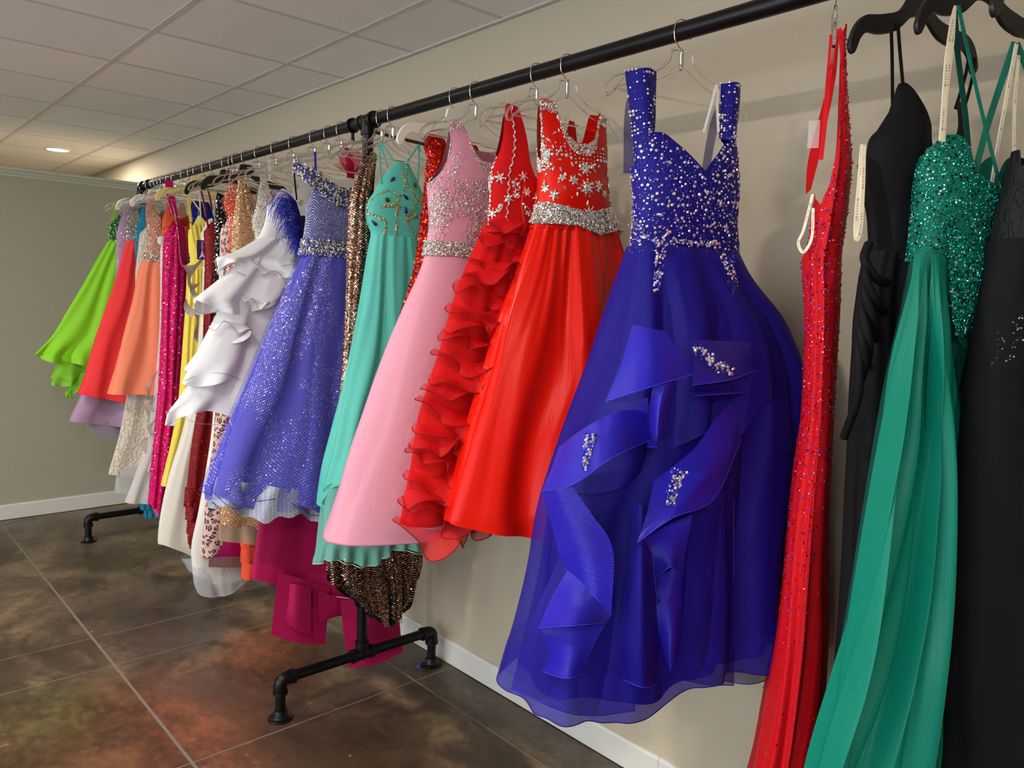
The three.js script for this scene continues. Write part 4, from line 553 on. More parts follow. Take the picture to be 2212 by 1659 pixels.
// --- red sequin dress ---
{
  const t = gown('sequin_dress', 'scarlet all-over sequin sheath dress squeezed between the mint and pale pink gowns', -2.134, 2);
  const base = cloth(0x8a0d0c, { roughness: 0.5 });
  const b = new Loft({ L: [[2.187,.132],[2.149,.117],[2.099,.105],[2.03,.112],[1.97,.116],[1.893,.126],[1.801,.136],[1.709,.156],[1.616,.187],[1.494,.229]], R: [[2.2, -0.1], [2.0, -0.15], [1.8, -0.13], [1.4, -0.16]], d: [[2.2, 0.02], [2.0, 0.035], [1.3, 0.04]], top: [[-1, 2.05], [-0.75, 2.17], [-0.5, 2.17], [-0.2, 2.02], [0.2, 2.02], [0.45, 2.17], [0.8, 2.18], [1, 2.16]], bot: 1.1, fold: folds(107, 8, 0.001, 0.008, 2.1, 1.1) });
  obj('dress_body', b.geo(110, 46), base, t);
  sewn(t, 'sequins', scatter(b, 5200, 25, null, { s0: -0.1, s1: 0.42, v1: 0.85 }), 0.0034, [0xe01a10, 0xff3018, 0xb01008, 0xff6a30, 0xd01410], { geo: sequinG, mat: sequinM, tilt: 0.45, lift: 0.5 });
  settle(t); hanger('white', -2.134, 2, 'white plastic hanger with hooked ends holding the scarlet sequin dress', { w: 1 });
}
// --- mint gown ---
{
  const t = gown('mint_gown', 'mint green organza gown with gold-beaded halter bodice', -2.51, 3);
  const mint = cloth(0x5cc4b4, { roughness: 0.55 }), org = sheer(0x66d0c2, 0.75, { roughness: 0.42, sheen: 0.5 }), mintL = cloth(0x3fa690);
  const L = [[2.155,-.002],[2.12,.021],[2.07,.055],[2.019,.087],[1.99,.106],[1.95,.108],[1.908,.099],[1.884,.086]], Rr = [[2.15, -0.065], [2.08, -0.11], [1.98, -0.15], [1.85, -0.14]];
  const bod = new Loft({ L, R: Rr, d: [[2.12, 0.025], [2.0, 0.05], [1.85, 0.048]], top: { f: [[-1, 2.1], [-0.9, 2.15], [0, 2.145], [0.9, 2.15], [1, 2.1]], b: [[-1, 1.98], [0, 1.93], [1, 1.98]] }, bot: 1.862 });
  obj('bodice', bod.geo(120, 28), mint, t);
  const skL = [[1.884,.086],[1.815,.1],[1.66,.127],[1.514,.156],[1.326,.195],[1.156,.242],[.963,.292],[.873,.299]], dep = [[1.87, 0.05], [1.5, 0.075], [0.8, 0.11]];
  const over = new Loft({ L: skL, R: [[1.87, -0.13], [1.5, -0.22], [0.9, -0.36]], d: dep, xc: [[1.87, 0.01], [0.9, 0.04]], top: 1.87, bot: (s, cu) => 0.9 + 0.05 * Math.sin(s * 37) + 0.02 * cu, fold: folds(111, 12, 0.003, 0.024, 1.87, 1), hem: (s, v) => 0.012 * sst(0.85, 1, v) * Math.sin(s * 120) });
  obj('overskirt', over.geo(190, 50), org, t); obj('stitched_edge', over.hemEdge(0.0014, 200), mintL, t);
  const lin = new Loft({ L: [...skL.map(([y, z]) => [y, z * 0.93]), [0.7, 0.29]], R: [[1.87, -0.12], [0.8, -0.3]], d: dep.map(([y, d]) => [y, d * 0.85]), xc: [[1.87, 0.01], [0.9, 0.04]], top: 1.865, bot: 0.74, fold: folds(113, 10, 0.002, 0.015, 1.86, 0.9) }); obj('lining_skirt', lin.geo(110, 30), mint, t);
  const low = new Loft({ L: [[1.0, 0.285], [0.66, 0.315]], R: [[1.0, -0.2], [0.66, -0.24]], d: [[1.0, 0.09], [0.66, 0.11]], xc: 0.03, top: 0.95, bot: (s, cu) => 0.672 + 0.02 * Math.sin(s * 31), fold: folds(115, 12, 0.006, 0.016, 1.0, 0.66), hem: (s, v) => 0.012 * sst(0.7, 1, v) * Math.sin(s * 150) });
  obj('underskirt', low.geo(200, 20), sheer(0x74bfb2, 0.7, { roughness: 0.42 }), t); obj('stitched_edge', low.hemEdge(0.0016, 220), sheer(0xb4e6da, 0.9), t);
  for (const q of [[[.03,2.119,.038],[.02,2.172,.053],[.004,2.209,.06]], [[.02,2.057,.059],[.01,2.139,.06],[-.004,2.211,.055]], [[.03,2.149,.015],[.02,2.181,.037],[.004,2.21,.058]], [[.03,2.154,-.045],[.02,2.19,-.077],[.006,2.228,-.109]], [[.02,2.073,-.098],[.01,2.144,-.107],[-.002,2.23,-.116]]]) obj('strap', ribbon(q, 0.0068, [1, 0, 0]), mint, t);
  // gold beaded lattice with jewels
  const gold = [0xcbb36a, 0xe0cf94, 0xa88c3e, 0xf0e6c0], pl = [], r = rng(14), ln = [[[0.0, 0.62], [0.05, 0.45], [0.12, 0.4], [0.2, 0.45], [0.26, 0.25], [0.3, 0.05]], [[0.0, 0.62], [0.06, 0.72], [0.12, 0.8], [0.09, 0.98]], [[0.2, 0.45], [0.2, 0.7], [0.18, 0.98]], [[0.3, 0.3], [0.34, 0.5], [0.27, 0.75], [0.35, 0.95]], [[0.2, 0.06], [0.26, 0.25], [0.36, 0.45], [0.42, 0.6]], [[0.1, 0.62], [0.17, 0.58], [0.22, 0.6]], [[0.27, 0.75], [0.34, 0.68], [0.44, 0.72]]];
  for (const l of ln) { const c = new THREE.CatmullRomCurve3(l.map((p) => V3(p[0], p[1], 0))); for (let i = 0; i < 120; i++) { const p = c.getPoint(r()); pl.push({ ...onLoft(bod, p.x + (r() - 0.5) * 0.014, clamp(p.y + (r() - 0.5) * 0.035, 0.01, 0.99)), k: 0.6 + 0.7 * r() }); } }
  sewn(t, 'gold_beading', pl, 0.0024, gold, { tilt: 0.4 });
  sewn(t, 'jewels', [[0.12, 0.25], [0.05, 0.82], [0.25, 0.45], [0.26, 0.62], [0.38, 0.9]].map(([s, v]) => onLoft(bod, s, v)), 0.0085, [0x4a2a8c, 0x6a3aa0], { geo: dropG, tilt: 0.05 });
  sewn(t, 'jewels', [[0.13, 0.52], [0.36, 0.28]].map(([s, v]) => onLoft(bod, s, v)), 0.0085, [0x5a6a20], { tilt: 0.05 });
  settle(t); hanger('clear', -2.51, 3, 'clear plastic hanger holding the mint organza gown', { w: 0.95 });
}
// --- bronze sequin gown ---
{
  const t = gown('bronze_sequin_gown', 'bronze fish-scale sequin gown with black lining, gathered hem beside the rack post', -2.587, 0);
  const black = cloth(0x0d0c0c, { roughness: 0.6 });
  const L = [[2.223,.039],[2.154,.074],[2.074,.101],[2.004,.12],[1.85,.128],[1.712,.133],[1.538,.139],[1.362,.153],[1.151,.178],[.904,.212],[.69,.23],[.554,.235]], yb = 0.66;
  const b = new Loft({ L: [...L, [0.44, 0.17], [0.33, 0.11]], R: [[2.2, -0.12], [1.9, -0.14], [1.5, -0.15], [0.9, -0.2], [0.58, -0.2], [0.33, -0.13]], d: [[2.2, 0.02], [1.9, 0.04], [1.2, 0.045], [0.8, 0.06], [0.33, 0.06]], xc: [[2, -0.02], [1.0, -0.01], [0.5, 0.03]], top: [[-1, 2.02], [-0.8, 2.17], [-0.6, 2.17], [-0.2, 1.95], [0.3, 1.95], [0.55, 2.18], [0.8, 2.19], [1, 2.15]], bot: (s, cu) => 0.34 + 0.2 * (cu + 0.12) ** 2 - 0.015 * Math.sin(s * 60), fold: folds(121, 16, 0.001, 0.02, 1.2, 0.4, 1.3) });
  obj('dress_body', b.geo(170, 70), black, t);
  const pl = []; for (let j = 0; j < 360; j++) { const v = (j + 0.5) / 360; for (let i = 0; i < 74; i++) { const s = -0.1 + (i + (j % 2) * 0.5) * 0.0094; if (s > 0.57) break; const cu = b.sec(s)[0]; const y = lerp(b.top(cu), 0.36, v); if (y < 0.8 || s < 0.14) pl.push(onLoft(b, s, v)); } }
  sewn(t, 'sequins', pl, 0.0027, [0xa57a62, 0xc89c84, 0x6a4838, 0xe8cdb8, 0x86604e], { geo: sequinG, mat: sequinM, tilt: 0.2, vary: 0.08, lift: 0.4 });
  settle(t); hanger('clear', -2.587, 0, 'clear plastic hanger holding the bronze sequin gown', { w: 1 });
}
// --- periwinkle gown ---
{
  const t = gown('periwinkle_gown', 'periwinkle ball gown glittering with silver dots, jewelled belt and one-shoulder crystal strap', -2.887, 0);
  const silver = dataTex(64, 64, (i, j) => { const a = ((i / 16) % 1) - 0.5, b = ((j / 16 + (Math.floor(i / 16) % 2) * 0.5) % 1) - 0.5, d = Math.hypot(a, b); return d > 0.2 && d < 0.42 ? 255 : 0; }, false, 22, 26);
  const bodM = phy({ color: 0x55579a, roughness: 0.45, metalness: 0.2, bumpMap: silver, bumpScale: 0.0012, metalnessMap: silver }), skM = cloth(0x6a6ad2, { roughness: 0.42, bumpMap: silver, bumpScale: 0.0008 }), org = sheer(0x3a30c0, 0.22, { roughness: 0.4 }), dotM = std({ color: 0xffffff, metalness: 0.45, roughness: 0.3, side: THREE.DoubleSide });
  const L = [[2.194,.101],[2.144,.13],[2.042,.153],[1.951,.155],[1.877,.165],[1.806,.181]], bod = new Loft({ L, R: [[2.17, -0.13], [2.0, -0.155], [1.8, -0.15]], d: [[2.17, 0.025], [2.0, 0.055], [1.8, 0.05]], top: { f: [[-1, 1.99], [-0.7, 2.05], [-0.3, 2.04], [0, 2.055], [0.4, 2.09], [0.75, 2.115], [0.9, 2.08], [1, 2.0]], b: 2.0 }, bot: 1.8 });
  obj('bodice', bod.geo(130, 30), bodM, t);
  const wy = 1.81, skL = [[1.806,.181],[1.736,.216],[1.616,.279],[1.488,.346],[1.346,.411],[1.206,.475],[1.068,.535],[.975,.574],[.907,.602]], dep = [[1.82, 0.05], [1.5, 0.09], [0.85, 0.125]], xc = [[1.82, 0.005], [0.85, 0.05]], R = [[1.82, -0.15], [1.5, -0.24], [0.85, -0.38]];
  const sk = new Loft({ L: skL.map(([y, z]) => [y, z - 0.012]), R, d: dep, xc, top: wy, bot: (s, cu) => 0.765 + 0.12 * cu + 0.02 * Math.sin(s * 44), fold: folds(131, 12, 0.005, 0.026, 1.82, 0.85) });
  obj('skirt', sk.geo(200, 56), skM, t);
  const gl = [0xffffff, 0xd8dcff, 0xb4baff, 0xe8ecff];
  { const pl = []; for (let j = 0; j < 150; j++) for (let i = 0; i < 96; i++) { const s = -0.1 + (i + (j % 2) * 0.5) * 0.007; if (hash2(i, j, 3) < 0.15 || fbm(i / 9, j / 40, 12, 2) < 0.36) continue; pl.push(onLoft(sk, s, 0.01 + 0.98 * j / 150, 0.0015)); } sewn(t, 'silver_dots', pl, 0.0024, [0xc8ccf2, 0xb4baf0, 0xe8ebff, 0x9aa0e0], { geo: sequinG, mat: dotM, tilt: 0.3, vary: 0.4 }); }
  { const pl = []; for (let j = 0; j < 46; j++) for (let i = 0; i < 70; i++) pl.push(onLoft(bod, -0.06 + (i + (j % 2) * 0.5) * 0.0088, 0.01 + 0.98 * j / 46, 0.0008)); sewn(t, 'bodice_dots', pl, 0.0017, [0xffffff, 0xd8daf4, 0xb8bae0], { geo: gemG, mat: dotM, tilt: 0.3 }); }
  const over = new Loft({ L: skL, R, d: dep.map(([y, d]) => [y, d + 0.01]), xc, top: wy + 0.004, bot: (s, cu) => 0.78 + 0.12 * cu + 0.025 * Math.sin(s * 47 + 1), fold: folds(131, 12, 0.006, 0.03, 1.82, 0.85), hem: (s, v) => 0.014 * sst(0.86, 1, v) * Math.sin(s * 110) });
  obj('organza_overlay', over.geo(220, 56), org, t); obj('stitched_edge', over.hemEdge(0.0013, 240), sheer(0x3a30b8, 0.9), t);
  const lace = new Loft({ L: [[1.0, 0.53], [0.85, 0.575], [0.6, 0.58]], R: [[0.95, -0.34], [0.6, -0.36]], d: [[0.95, 0.1], [0.6, 0.112]], xc: 0.05, top: [[-1, 0.74], [1, 0.96]], bot: (s, cu) => 0.725 + 0.12 * cu + 0.022 * Math.sin(s * 44) + 0.008 * Math.sin(s * 150), fold: folds(133, 14, 0.02, 0.026, 0.95, 0.8) }); obj('silver_hem', lace.geo(220, 10), phy({ color: 0xb9bcd0, roughness: 0.35, metalness: 0.35, bumpMap: silver, bumpScale: 0.0015 }), t);
  const belt = new Loft({ L: (y) => bod.L(y) + 0.005, R: (y) => bod.R(y) - 0.004, d: 0.056, top: 1.865, bot: 1.798 }); obj('belt', belt.geo(90, 6), cloth(0x77778c, { metalness: 0.4 }), t);
  const gem = [0xffffff, 0xd8dce0, 0xa8b0c0, 0xf0ecd8, 0x6a60d0, 0x707880];
  sewn(t, 'belt_stones', scatter(belt, 700, 27, null, { gap: 0.004, s0: -0.06, s1: 0.45 }), 0.0042, gem, { tilt: 0.5 });
  // crystal shoulder band across the bodice
  const bandP = patch([[[.01,2.172,.214],[.04,2.142,.153],[.06,2.09,.082],[.06,2.071,.019],[.04,2.105,-.063]], [[.01,2.136,.218],[.045,2.1,.161],[.066,2.053,.091],[.066,2.03,.016],[.045,2.063,-.061]], [[.01,2.119,.212],[.045,2.079,.169],[.064,2.025,.098],[.064,2.001,.015],[.045,2.025,-.057]]], 40, 10);
  obj('shoulder_band', bandP, cloth(0x5d5f78, { metalness: 0.4 }), t);
  { const p = bandP.attributes.position, n = bandP.attributes.normal, r = rng(8), pl = []; for (let i = 0; i < 900; i++) { const k = Math.floor(r() * p.count), nn = V3(n.getX(k), n.getY(k), n.getZ(k)); if (nn.x < 0) nn.negate(); pl.push({ p: V3(p.getX(k), p.getY(k) + (r() - 0.5) * 0.008, p.getZ(k) + (r() - 0.5) * 0.012).addScaledVector(nn, 0.002), n: nn }); } sewn(t, 'band_stones', pl, 0.0038, gem, { tilt: 0.5 }); }
  obj('strap', ribbon([[.03,2.1,.129],[.015,2.152,.126],[.003,2.212,.122]], 0.009, [1, 0, 0]), cloth(0x3a34b0), t);
  settle(t); hanger('clear', -2.887, 0, 'clear plastic hanger holding the periwinkle ball gown', { w: 1 });
}
// --- magenta gown with tulle flower and folded train ---
{
  const t = gown('magenta_gown', 'magenta crepe gown with tulle flower shoulder and long folded train', -2.99, 0);
  const mg = cloth(0xb01454, { roughness: 0.62 }), tul = sheer(0xd01c50, 0.55);
  const L = [[2.065,.024],[1.91,.044],[1.676,.107],[1.483,.148],[1.214,.209],[.985,.26],[.739,.311],[.586,.335],[.491,.351]], sk = new Loft({ L, R: [[2.1, -0.1], [1.8, -0.14], [1.2, -0.2], [0.7, -0.3], [0.3, -0.36]], d: [[2.1, 0.03], [1.8, 0.032], [1, 0.036], [0.4, 0.055]], xc: 0, top: 2.06, bot: (s, cu) => 0.335 + 0.14 * cu, fold: folds(141, 8, 0.001, 0.012, 1.8, 0.6) });
  obj('dress_body', sk.geo(130, 60), mg, t);
  obj('train_fold', patch([[[.07,.502,.263],[.08,.453,.164],[.08,.382,.029]], [[.07,.357,.279],[.09,.316,.169],[.08,.259,.037]], [[.07,.237,.291],[.09,.184,.19],[.08,.132,.05]]], 20, 14), mg, t);
  obj('train_fold', patch([[[.085,.443,.217],[.1,.442,.195],[.1,.415,.128]], [[.09,.351,.227],[.11,.33,.2],[.1,.299,.127]], [[.09,.296,.248],[.105,.244,.197],[.1,.202,.127]]], 16, 12), mg, t);
  obj('train_fold', patch([[[.09,.388,.088],[.09,.335,-.006],[.06,.277,-.165]], [[.1,.321,.093],[.1,.271,-.024],[.06,.197,-.178]], [[.09,.243,.082],[.09,.244,-.034],[.06,.149,-.191]]], 18, 12), mg, t);
  obj('train_fold', patch([[[.1,.326,-.012],[.12,.299,-.152],[.08,.279,-.322]], [[.16,.194,.005],[.18,.164,-.129],[.16,.158,-.286]], [[.2,.106,.01],[.23,.083,-.106],[.22,.089,-.257]], [[.22,.068,.016],[.25,.059,-.098],[.24,.069,-.254]]], 20, 16), mg, t);
  const r = rng(6); for (let i = 0; i < 7; i++) { const a = i * 0.9, c = [[.02,2.178,-.091]][0]; const pts = []; const dz = Math.cos(a) * 0.055, dy = Math.abs(Math.sin(a)) * 0.045; obj('flower_petal', patch([[[c[0], c[1] - 0.02, c[2] - 0.01], [c[0] + 0.01, c[1] - 0.025, c[2]], [c[0], c[1] - 0.02, c[2] + 0.01]], [[c[0] + 0.03, c[1] + dy * 0.6, c[2] + dz - 0.035], [c[0] + 0.045, c[1] + dy * 0.5, c[2] + dz], [c[0] + 0.03, c[1] + dy * 0.6, c[2] + dz + 0.035]], [[c[0] + 0.03, c[1] + dy * 1.15 + 0.008, c[2] + dz * 1.2 - 0.03], [c[0] + 0.02 + 0.02 * r(), c[1] + dy * 1.4 + 0.018, c[2] + dz * 1.3], [c[0] + 0.02, c[1] + dy * 1.15 + 0.008, c[2] + dz * 1.2 + 0.03]]], 12, 10), tul, t); }
  obj('shoulder_strap', ribbon([[.02,2.145,-.091],[.012,2.194,-.091],[0,2.272,-.088]], 0.035, [1, 0, 0]), mg, t);
  settle(t); hanger('clear', -2.99, 0, 'clear plastic hanger holding the magenta gown with the tulle flower', { w: 1 });
}
// --- black dress with royal blue feathers ---
{
  const t = gown('feather_dress', 'black strapless dress with royal blue feather trim behind the periwinkle gown', -3.114, 0);
  const blk = cloth(0x101014), blue = cloth(0x2632b4, { roughness: 0.5 });
  const b = new Loft({ L: [[2.045,.087],[1.953,.07],[1.836,.054],[1.638,.047],[1.396,.053]], R: [[2.0, -0.12], [1.2, -0.16]], d: [[2, 0.03], [1.2, 0.04]], top: 1.98, bot: 1.02, fold: folds(151, 8, 0.001, 0.008, 1.9, 1) });
  obj('dress_body', b.geo(90, 30), blk, t);
  obj('strap', ribbon([[.02,2.042,.095],[.012,2.104,.098],[0,2.186,.1]], 0.006, [1, 0, 0]), blk, t);
  const r = rng(19), gs = []; const spine = new THREE.CatmullRomCurve3([[.03,2.035,.102],[.04,1.969,.086],[.04,1.892,.075],[.035,1.812,.057]].map((p) => V3(...p)));
  for (let i = 0; i < 620; i++) { const u = r() ** 0.9, p = spine.getPoint(u), a = lerp(-1.1, 1.0, r()), l = (r() < 0.2 ? lerp(0.1, 0.14, r()) : lerp(0.05, 0.1, r())) * (1.15 - u * 0.7), dx = (r() - 0.4) * 0.055, q = [p.clone(), p.clone().add(V3(dx * 0.6, l * 0.35 * Math.sin(0.9 - a), l * 0.5)), p.clone().add(V3(dx, l * 0.25 * Math.sin(0.6 - a * 1.6), l * 0.85)), p.clone().add(V3(dx * 1.2, -l * 0.35 - l * 0.3 * a, l * (0.95 + 0.15 * r())))]; gs.push(tube(q, 0.00075, 6, 3)); }
  obj('feather_trim', gs, blue, t).userData.kind = 'stuff';
  settle(t); hanger('clear', -3.114, 0, 'clear plastic hanger holding the black dress with blue feathers', { w: 1 });
}

// ---------- the crowded far half of the rail ----------
// plain two-piece gown: body to the waist wy, skirt below
const NECK = { tank: { f: [[-1, 2.0], [-0.9, 2.08], [-0.8, 2.17], [-0.6, 2.18], [-0.45, 2.1], [0, 2.03], [0.45, 2.1], [0.6, 2.18], [0.8, 2.18], [0.9, 2.1], [1, 2.0]], b: [[-1, 2.0], [-0.7, 2.15], [0, 2.08], [0.7, 2.15], [1, 2.0]] }, low: { f: [[-1, 1.94], [-0.6, 2.03], [-0.2, 1.99], [0, 1.96], [0.2, 1.99], [0.6, 2.03], [1, 1.95]], b: 1.95 }, vee: { f: [[-1, 1.96], [-0.7, 2.05], [-0.5, 2.06], [0, 1.93], [0.5, 2.06], [0.7, 2.06], [1, 1.96]], b: 1.95 } };
function plain(t, { L, R = [[2.2, -0.12], [2, -0.15], [1.8, -0.14]], neck = NECK.tank, dy = 0, d = 0.042, wy, bodM, skL, skR, skD, skM, hem, fk = 10, fa = 0.016, seed = 1, xc = 0, p }) {
  const sh = (c) => Array.isArray(c) ? c.map(([u, y]) => [u, y + dy]) : c + dy;
  const bod = new Loft({ L, R, d: [[2.2, 0.015], [2.0, d], [wy, d]], top: { f: sh(neck.f), b: sh(neck.b) }, bot: wy - 0.012 });
  obj('bodice', bod.geo(90, 24), bodM, t);
  if (!skL) return { bod };
  const dd = skD ?? [[wy, d], [1.4, d + 0.012], [0.8, d + 0.022]];
  const sk = new Loft({ L: skL, R: skR ?? [[wy, -0.14], [1.4, -0.24], [0.8, -0.36]], d: dd, xc, top: wy, bot: hem, fold: folds(seed, fk, 0.003, fa, wy, 0.9, 0.9) });
  obj('skirt', sk.geo(130, 44), skM, t);
  return { bod, sk };
}
const thinStrap = (t, pts, m, w = 0.006) => obj('strap', ribbon(pts, w, [1, 0, 0]), m, t);
const GEM = [0xffffff, 0xe2dccd, 0xcfc7b4, 0xf2e8da, 0xd5dbe2, 0xb0a894];

// --- white tiered ruffle gown ---
{
  const t = gown('white_ruffled_gown', 'white organza gown with four flared tiers of wired ruffles', -3.312, 0);
  const wh = cloth(0xe9e8ea, { roughness: 0.6 }), org = sheer(0xf1f1f3, 0.82, { roughness: 0.5 }), edgeM = cloth(0xb8b6ba);
  const { bod } = plain(t, { L: [[2.161,.112],[2.08,.12],[1.979,.131],[1.9,.159],[1.874,.174]], neck: NECK.low, dy: 0.08, wy: 1.88, bodM: wh });
  const core = new Loft({ L: [[1.874,.174],[1.709,.248],[1.547,.31],[1.368,.372],[1.191,.433],[1.114,.463]], d: [[1.9, 0.045], [1.2, 0.07]], R: [[1.9, -0.15], [1.2, -0.3]], top: 1.89, bot: 1.14, fold: folds(161, 10, 0.002, 0.012, 1.9, 1.2) }); obj('lining_skirt', core.geo(100, 30), wh, t);
  const tier = (L, y0, y1, amp, k, seed, dd) => { const lf = new Loft({ L, R: [[y0, -0.16], [y1, -0.34]], d: [[y0, 0.05 + dd], [y1, 0.085 + dd]], xc: 0.015, top: y0, bot: (s) => y1 + 0.03 * Math.sin(s * 29 + seed), fold: folds(seed, k, 0.006, amp, y0, y1), hem: (s, v) => 0.02 * sst(0.75, 1, v) * Math.sin(s * 88 + seed) }); const m = obj('tier', lf.geo(210, 22), org, t); obj('wired_edge', lf.hemEdge(0.0014, 260), edgeM, m); return lf; };
  tier([[1.891,.164],[1.854,.227],[1.815,.298],[1.789,.372]], 1.89, 1.745, 0.034, 10, 171, 0.0); tier([[1.841,.216],[1.757,.289],[1.684,.379],[1.607,.476]], 1.8, 1.58, 0.036, 10, 173, 0.004);
  tier([[1.709,.258],[1.607,.33],[1.507,.39],[1.351,.479],[1.227,.535]], 1.63, 1.28, 0.04, 9, 175, 0.008); tier([[1.468,.371],[1.33,.441],[1.216,.519],[1.142,.585]], 1.42, 1.115, 0.034, 10, 177, 0.012);
  for (const p of [[[.08,1.751,.2],[.1,1.734,.124],[.1,1.718,.037],[.1,1.674,.124]], [[.09,1.501,.425],[.1,1.521,.351],[.11,1.492,.255],[.1,1.433,.332]], [[.09,1.629,.286],[.1,1.612,.209],[.11,1.635,.108]]]) { const [g, e] = frill(p, [0.8, -0.4, 0.2], 0.05, 3, 0.02, 7, 60); const f = obj('ruffle', g, org, t); obj('wired_edge', e, edgeM, f); }
  for (const q of [[[.03,2.137,.128],[.01,2.189,.121],[0,2.23,.118]], [[.02,2.154,.121],[0,2.198,.107],[-.004,2.233,.103]]]) thinStrap(t, q, wh, 0.007);
  obj('bodice_side', patch([[[.05,2.057,.075],[.05,2.109,.013],[.04,2.175,-.055],[.03,2.229,-.11]], [[.05,2.048,.013],[.05,2.084,-.032],[.04,2.121,-.082],[.03,2.17,-.134]]], 14, 8), wh, t);
  settle(t); hanger('clear', -3.312, 0, 'clear plastic hanger holding the white tiered ruffle gown');
}
// --- ivory gown with silver beaded bodice, net train ---
{
  const t = gown('silver_beaded_gown', 'ivory gown with silver scroll-beaded high-neck bodice beside the white ruffled gown', -3.489, 0);
  const iv = cloth(0xe4e1d9), net = sheer(0xdde0e4, 0.5);
  const { bod } = plain(t, { L: [[2.205,.103],[2.138,.106],[2.054,.11],[1.97,.115],[1.908,.102]], wy: 1.84, bodM: phy({ color: 0xcdc4b4, roughness: 0.5 }), skL: [[1.908,.102],[1.673,.112],[1.372,.119],[1.067,.143]], skM: iv, hem: 1.0, seed: 181 });
  sewn(t, 'silver_beading', scatter(bod, 1500, 33, (s, v) => (Math.sin(s * 70 + 9 * Math.sin(v * 9)) > -0.2 ? 1 : 0), { s0: -0.08, s1: 0.5 }), 0.0028, GEM, { tilt: 0.4 });
  settle(t); hanger('clear', -3.489, 0, 'clear plastic hanger holding the silver beaded ivory gown');
}
// --- nude dotted dress ---
{
  const t = gown('nude_sequin_dress', 'nude mesh dress dotted with gold sequins beside the coral beaded dress', -3.669, 0);
  const nude = cloth(0xc49a76, { roughness: 0.6 });
  const b = new Loft({ L: [[2.201,.113],[2.109,.122],[2.021,.134],[1.933,.148],[1.846,.151],[1.671,.143],[1.36,.154],[1.046,.169],[.798,.199],[.628,.218],[.525,.223]], R: [[2.2, 0.09], [2.05, 0.02], [1.9, -0.1], [1.2, -0.16]], d: [[2.2, 0.012], [2, 0.035], [0.8, 0.05]], xc: 0.02, top: [[-1, 2.1], [-0.2, 2.18], [1, 2.18]], bot: (s, cu) => 0.475 + 0.045 * cu, fold: folds(191, 8, 0.001, 0.01, 1.9, 0.5) });
  obj('dress_body', b.geo(110, 44), nude, t); obj('hem_frill', new Loft({ L: 0.225, R: -0.165, d: 0.052, xc: 0.02, top: [[-1, 0.45], [1, 0.53]], bot: (s, cu) => 0.4 + 0.045 * cu, fold: folds(193, 12, 0.006, 0.01, 0.55, 0.4) }).geo(120, 8), sheer(0xb39a80, 0.8), t);
  const pl = []; for (let j = 0; j < 170; j++) for (let i = 0; i < 34; i++) { const v = (j + 0.5) / 170; if (v > 0.4 && v < 0.88) continue; pl.push(onLoft(b, -0.08 + (i + (j % 2) * 0.5) * 0.019, v)); } sewn(t, 'gold_sequins', pl, 0.0027, [0xc8a06a, 0x8a6238, 0xf4e4c0, 0xa07848], { geo: sequinG, mat: sequinM, tilt: 0.3 });
  settle(t); hanger('clear', -3.669, 0, 'clear plastic hanger holding the nude sequin dress');
}
// --- coral beaded dress on a black hanger ---
{
  const t = gown('coral_beaded_dress', 'coral dress with crystal-dusted high neck on a black hanger', -3.82, 0);
  const co = cloth(0xe8543c);
  const { bod } = plain(t, { L: [[2.195,.105],[2.143,.129],[2.098,.138],[2.054,.125],[2.023,.102],[1.946,.088]], R: [[2.2, -0.16], [2, -0.17], [1.8, -0.14]], wy: 1.86, bodM: co, skL: [[1.946,.088],[1.673,.081],[1.256,.088],[.781,.086],[.461,.059],[.332,.028]], skM: cloth(0xe84a38), hem: 0.2, skR: [[1.86, -0.14], [1, -0.15], [0.2, -0.14]], skD: 0.035, seed: 201 });
  sewn(t, 'crystals', scatter(bod, 900, 35, (s, v) => clamp(1.1 - v * 2.2), { s0: -0.08, s1: 0.5 }), 0.0027, [0xfff0e8, 0xe8d0c0, 0xffd0c0, 0xffffff], { tilt: 0.4 });
  for (let k = 0; k < 3; k++) { const y0 = 0.42 - k * 0.085; obj('hem_tier', new Loft({ L: [[y0, 0.04], [y0 - 0.09, 0.05]], R: [[y0, -0.15], [y0 - 0.09, -0.16]], d: 0.046 + 0.002 * k, xc: 0.02, top: y0, bot: y0 - 0.085, fold: folds(203 + k, 9, 0.005, 0.01, y0, y0 - 0.09) }).geo(90, 6), co, t); }
  settle(t); hanger('black', -3.82, 0, 'black plastic hanger holding the coral beaded dress', { w: 1 });
}
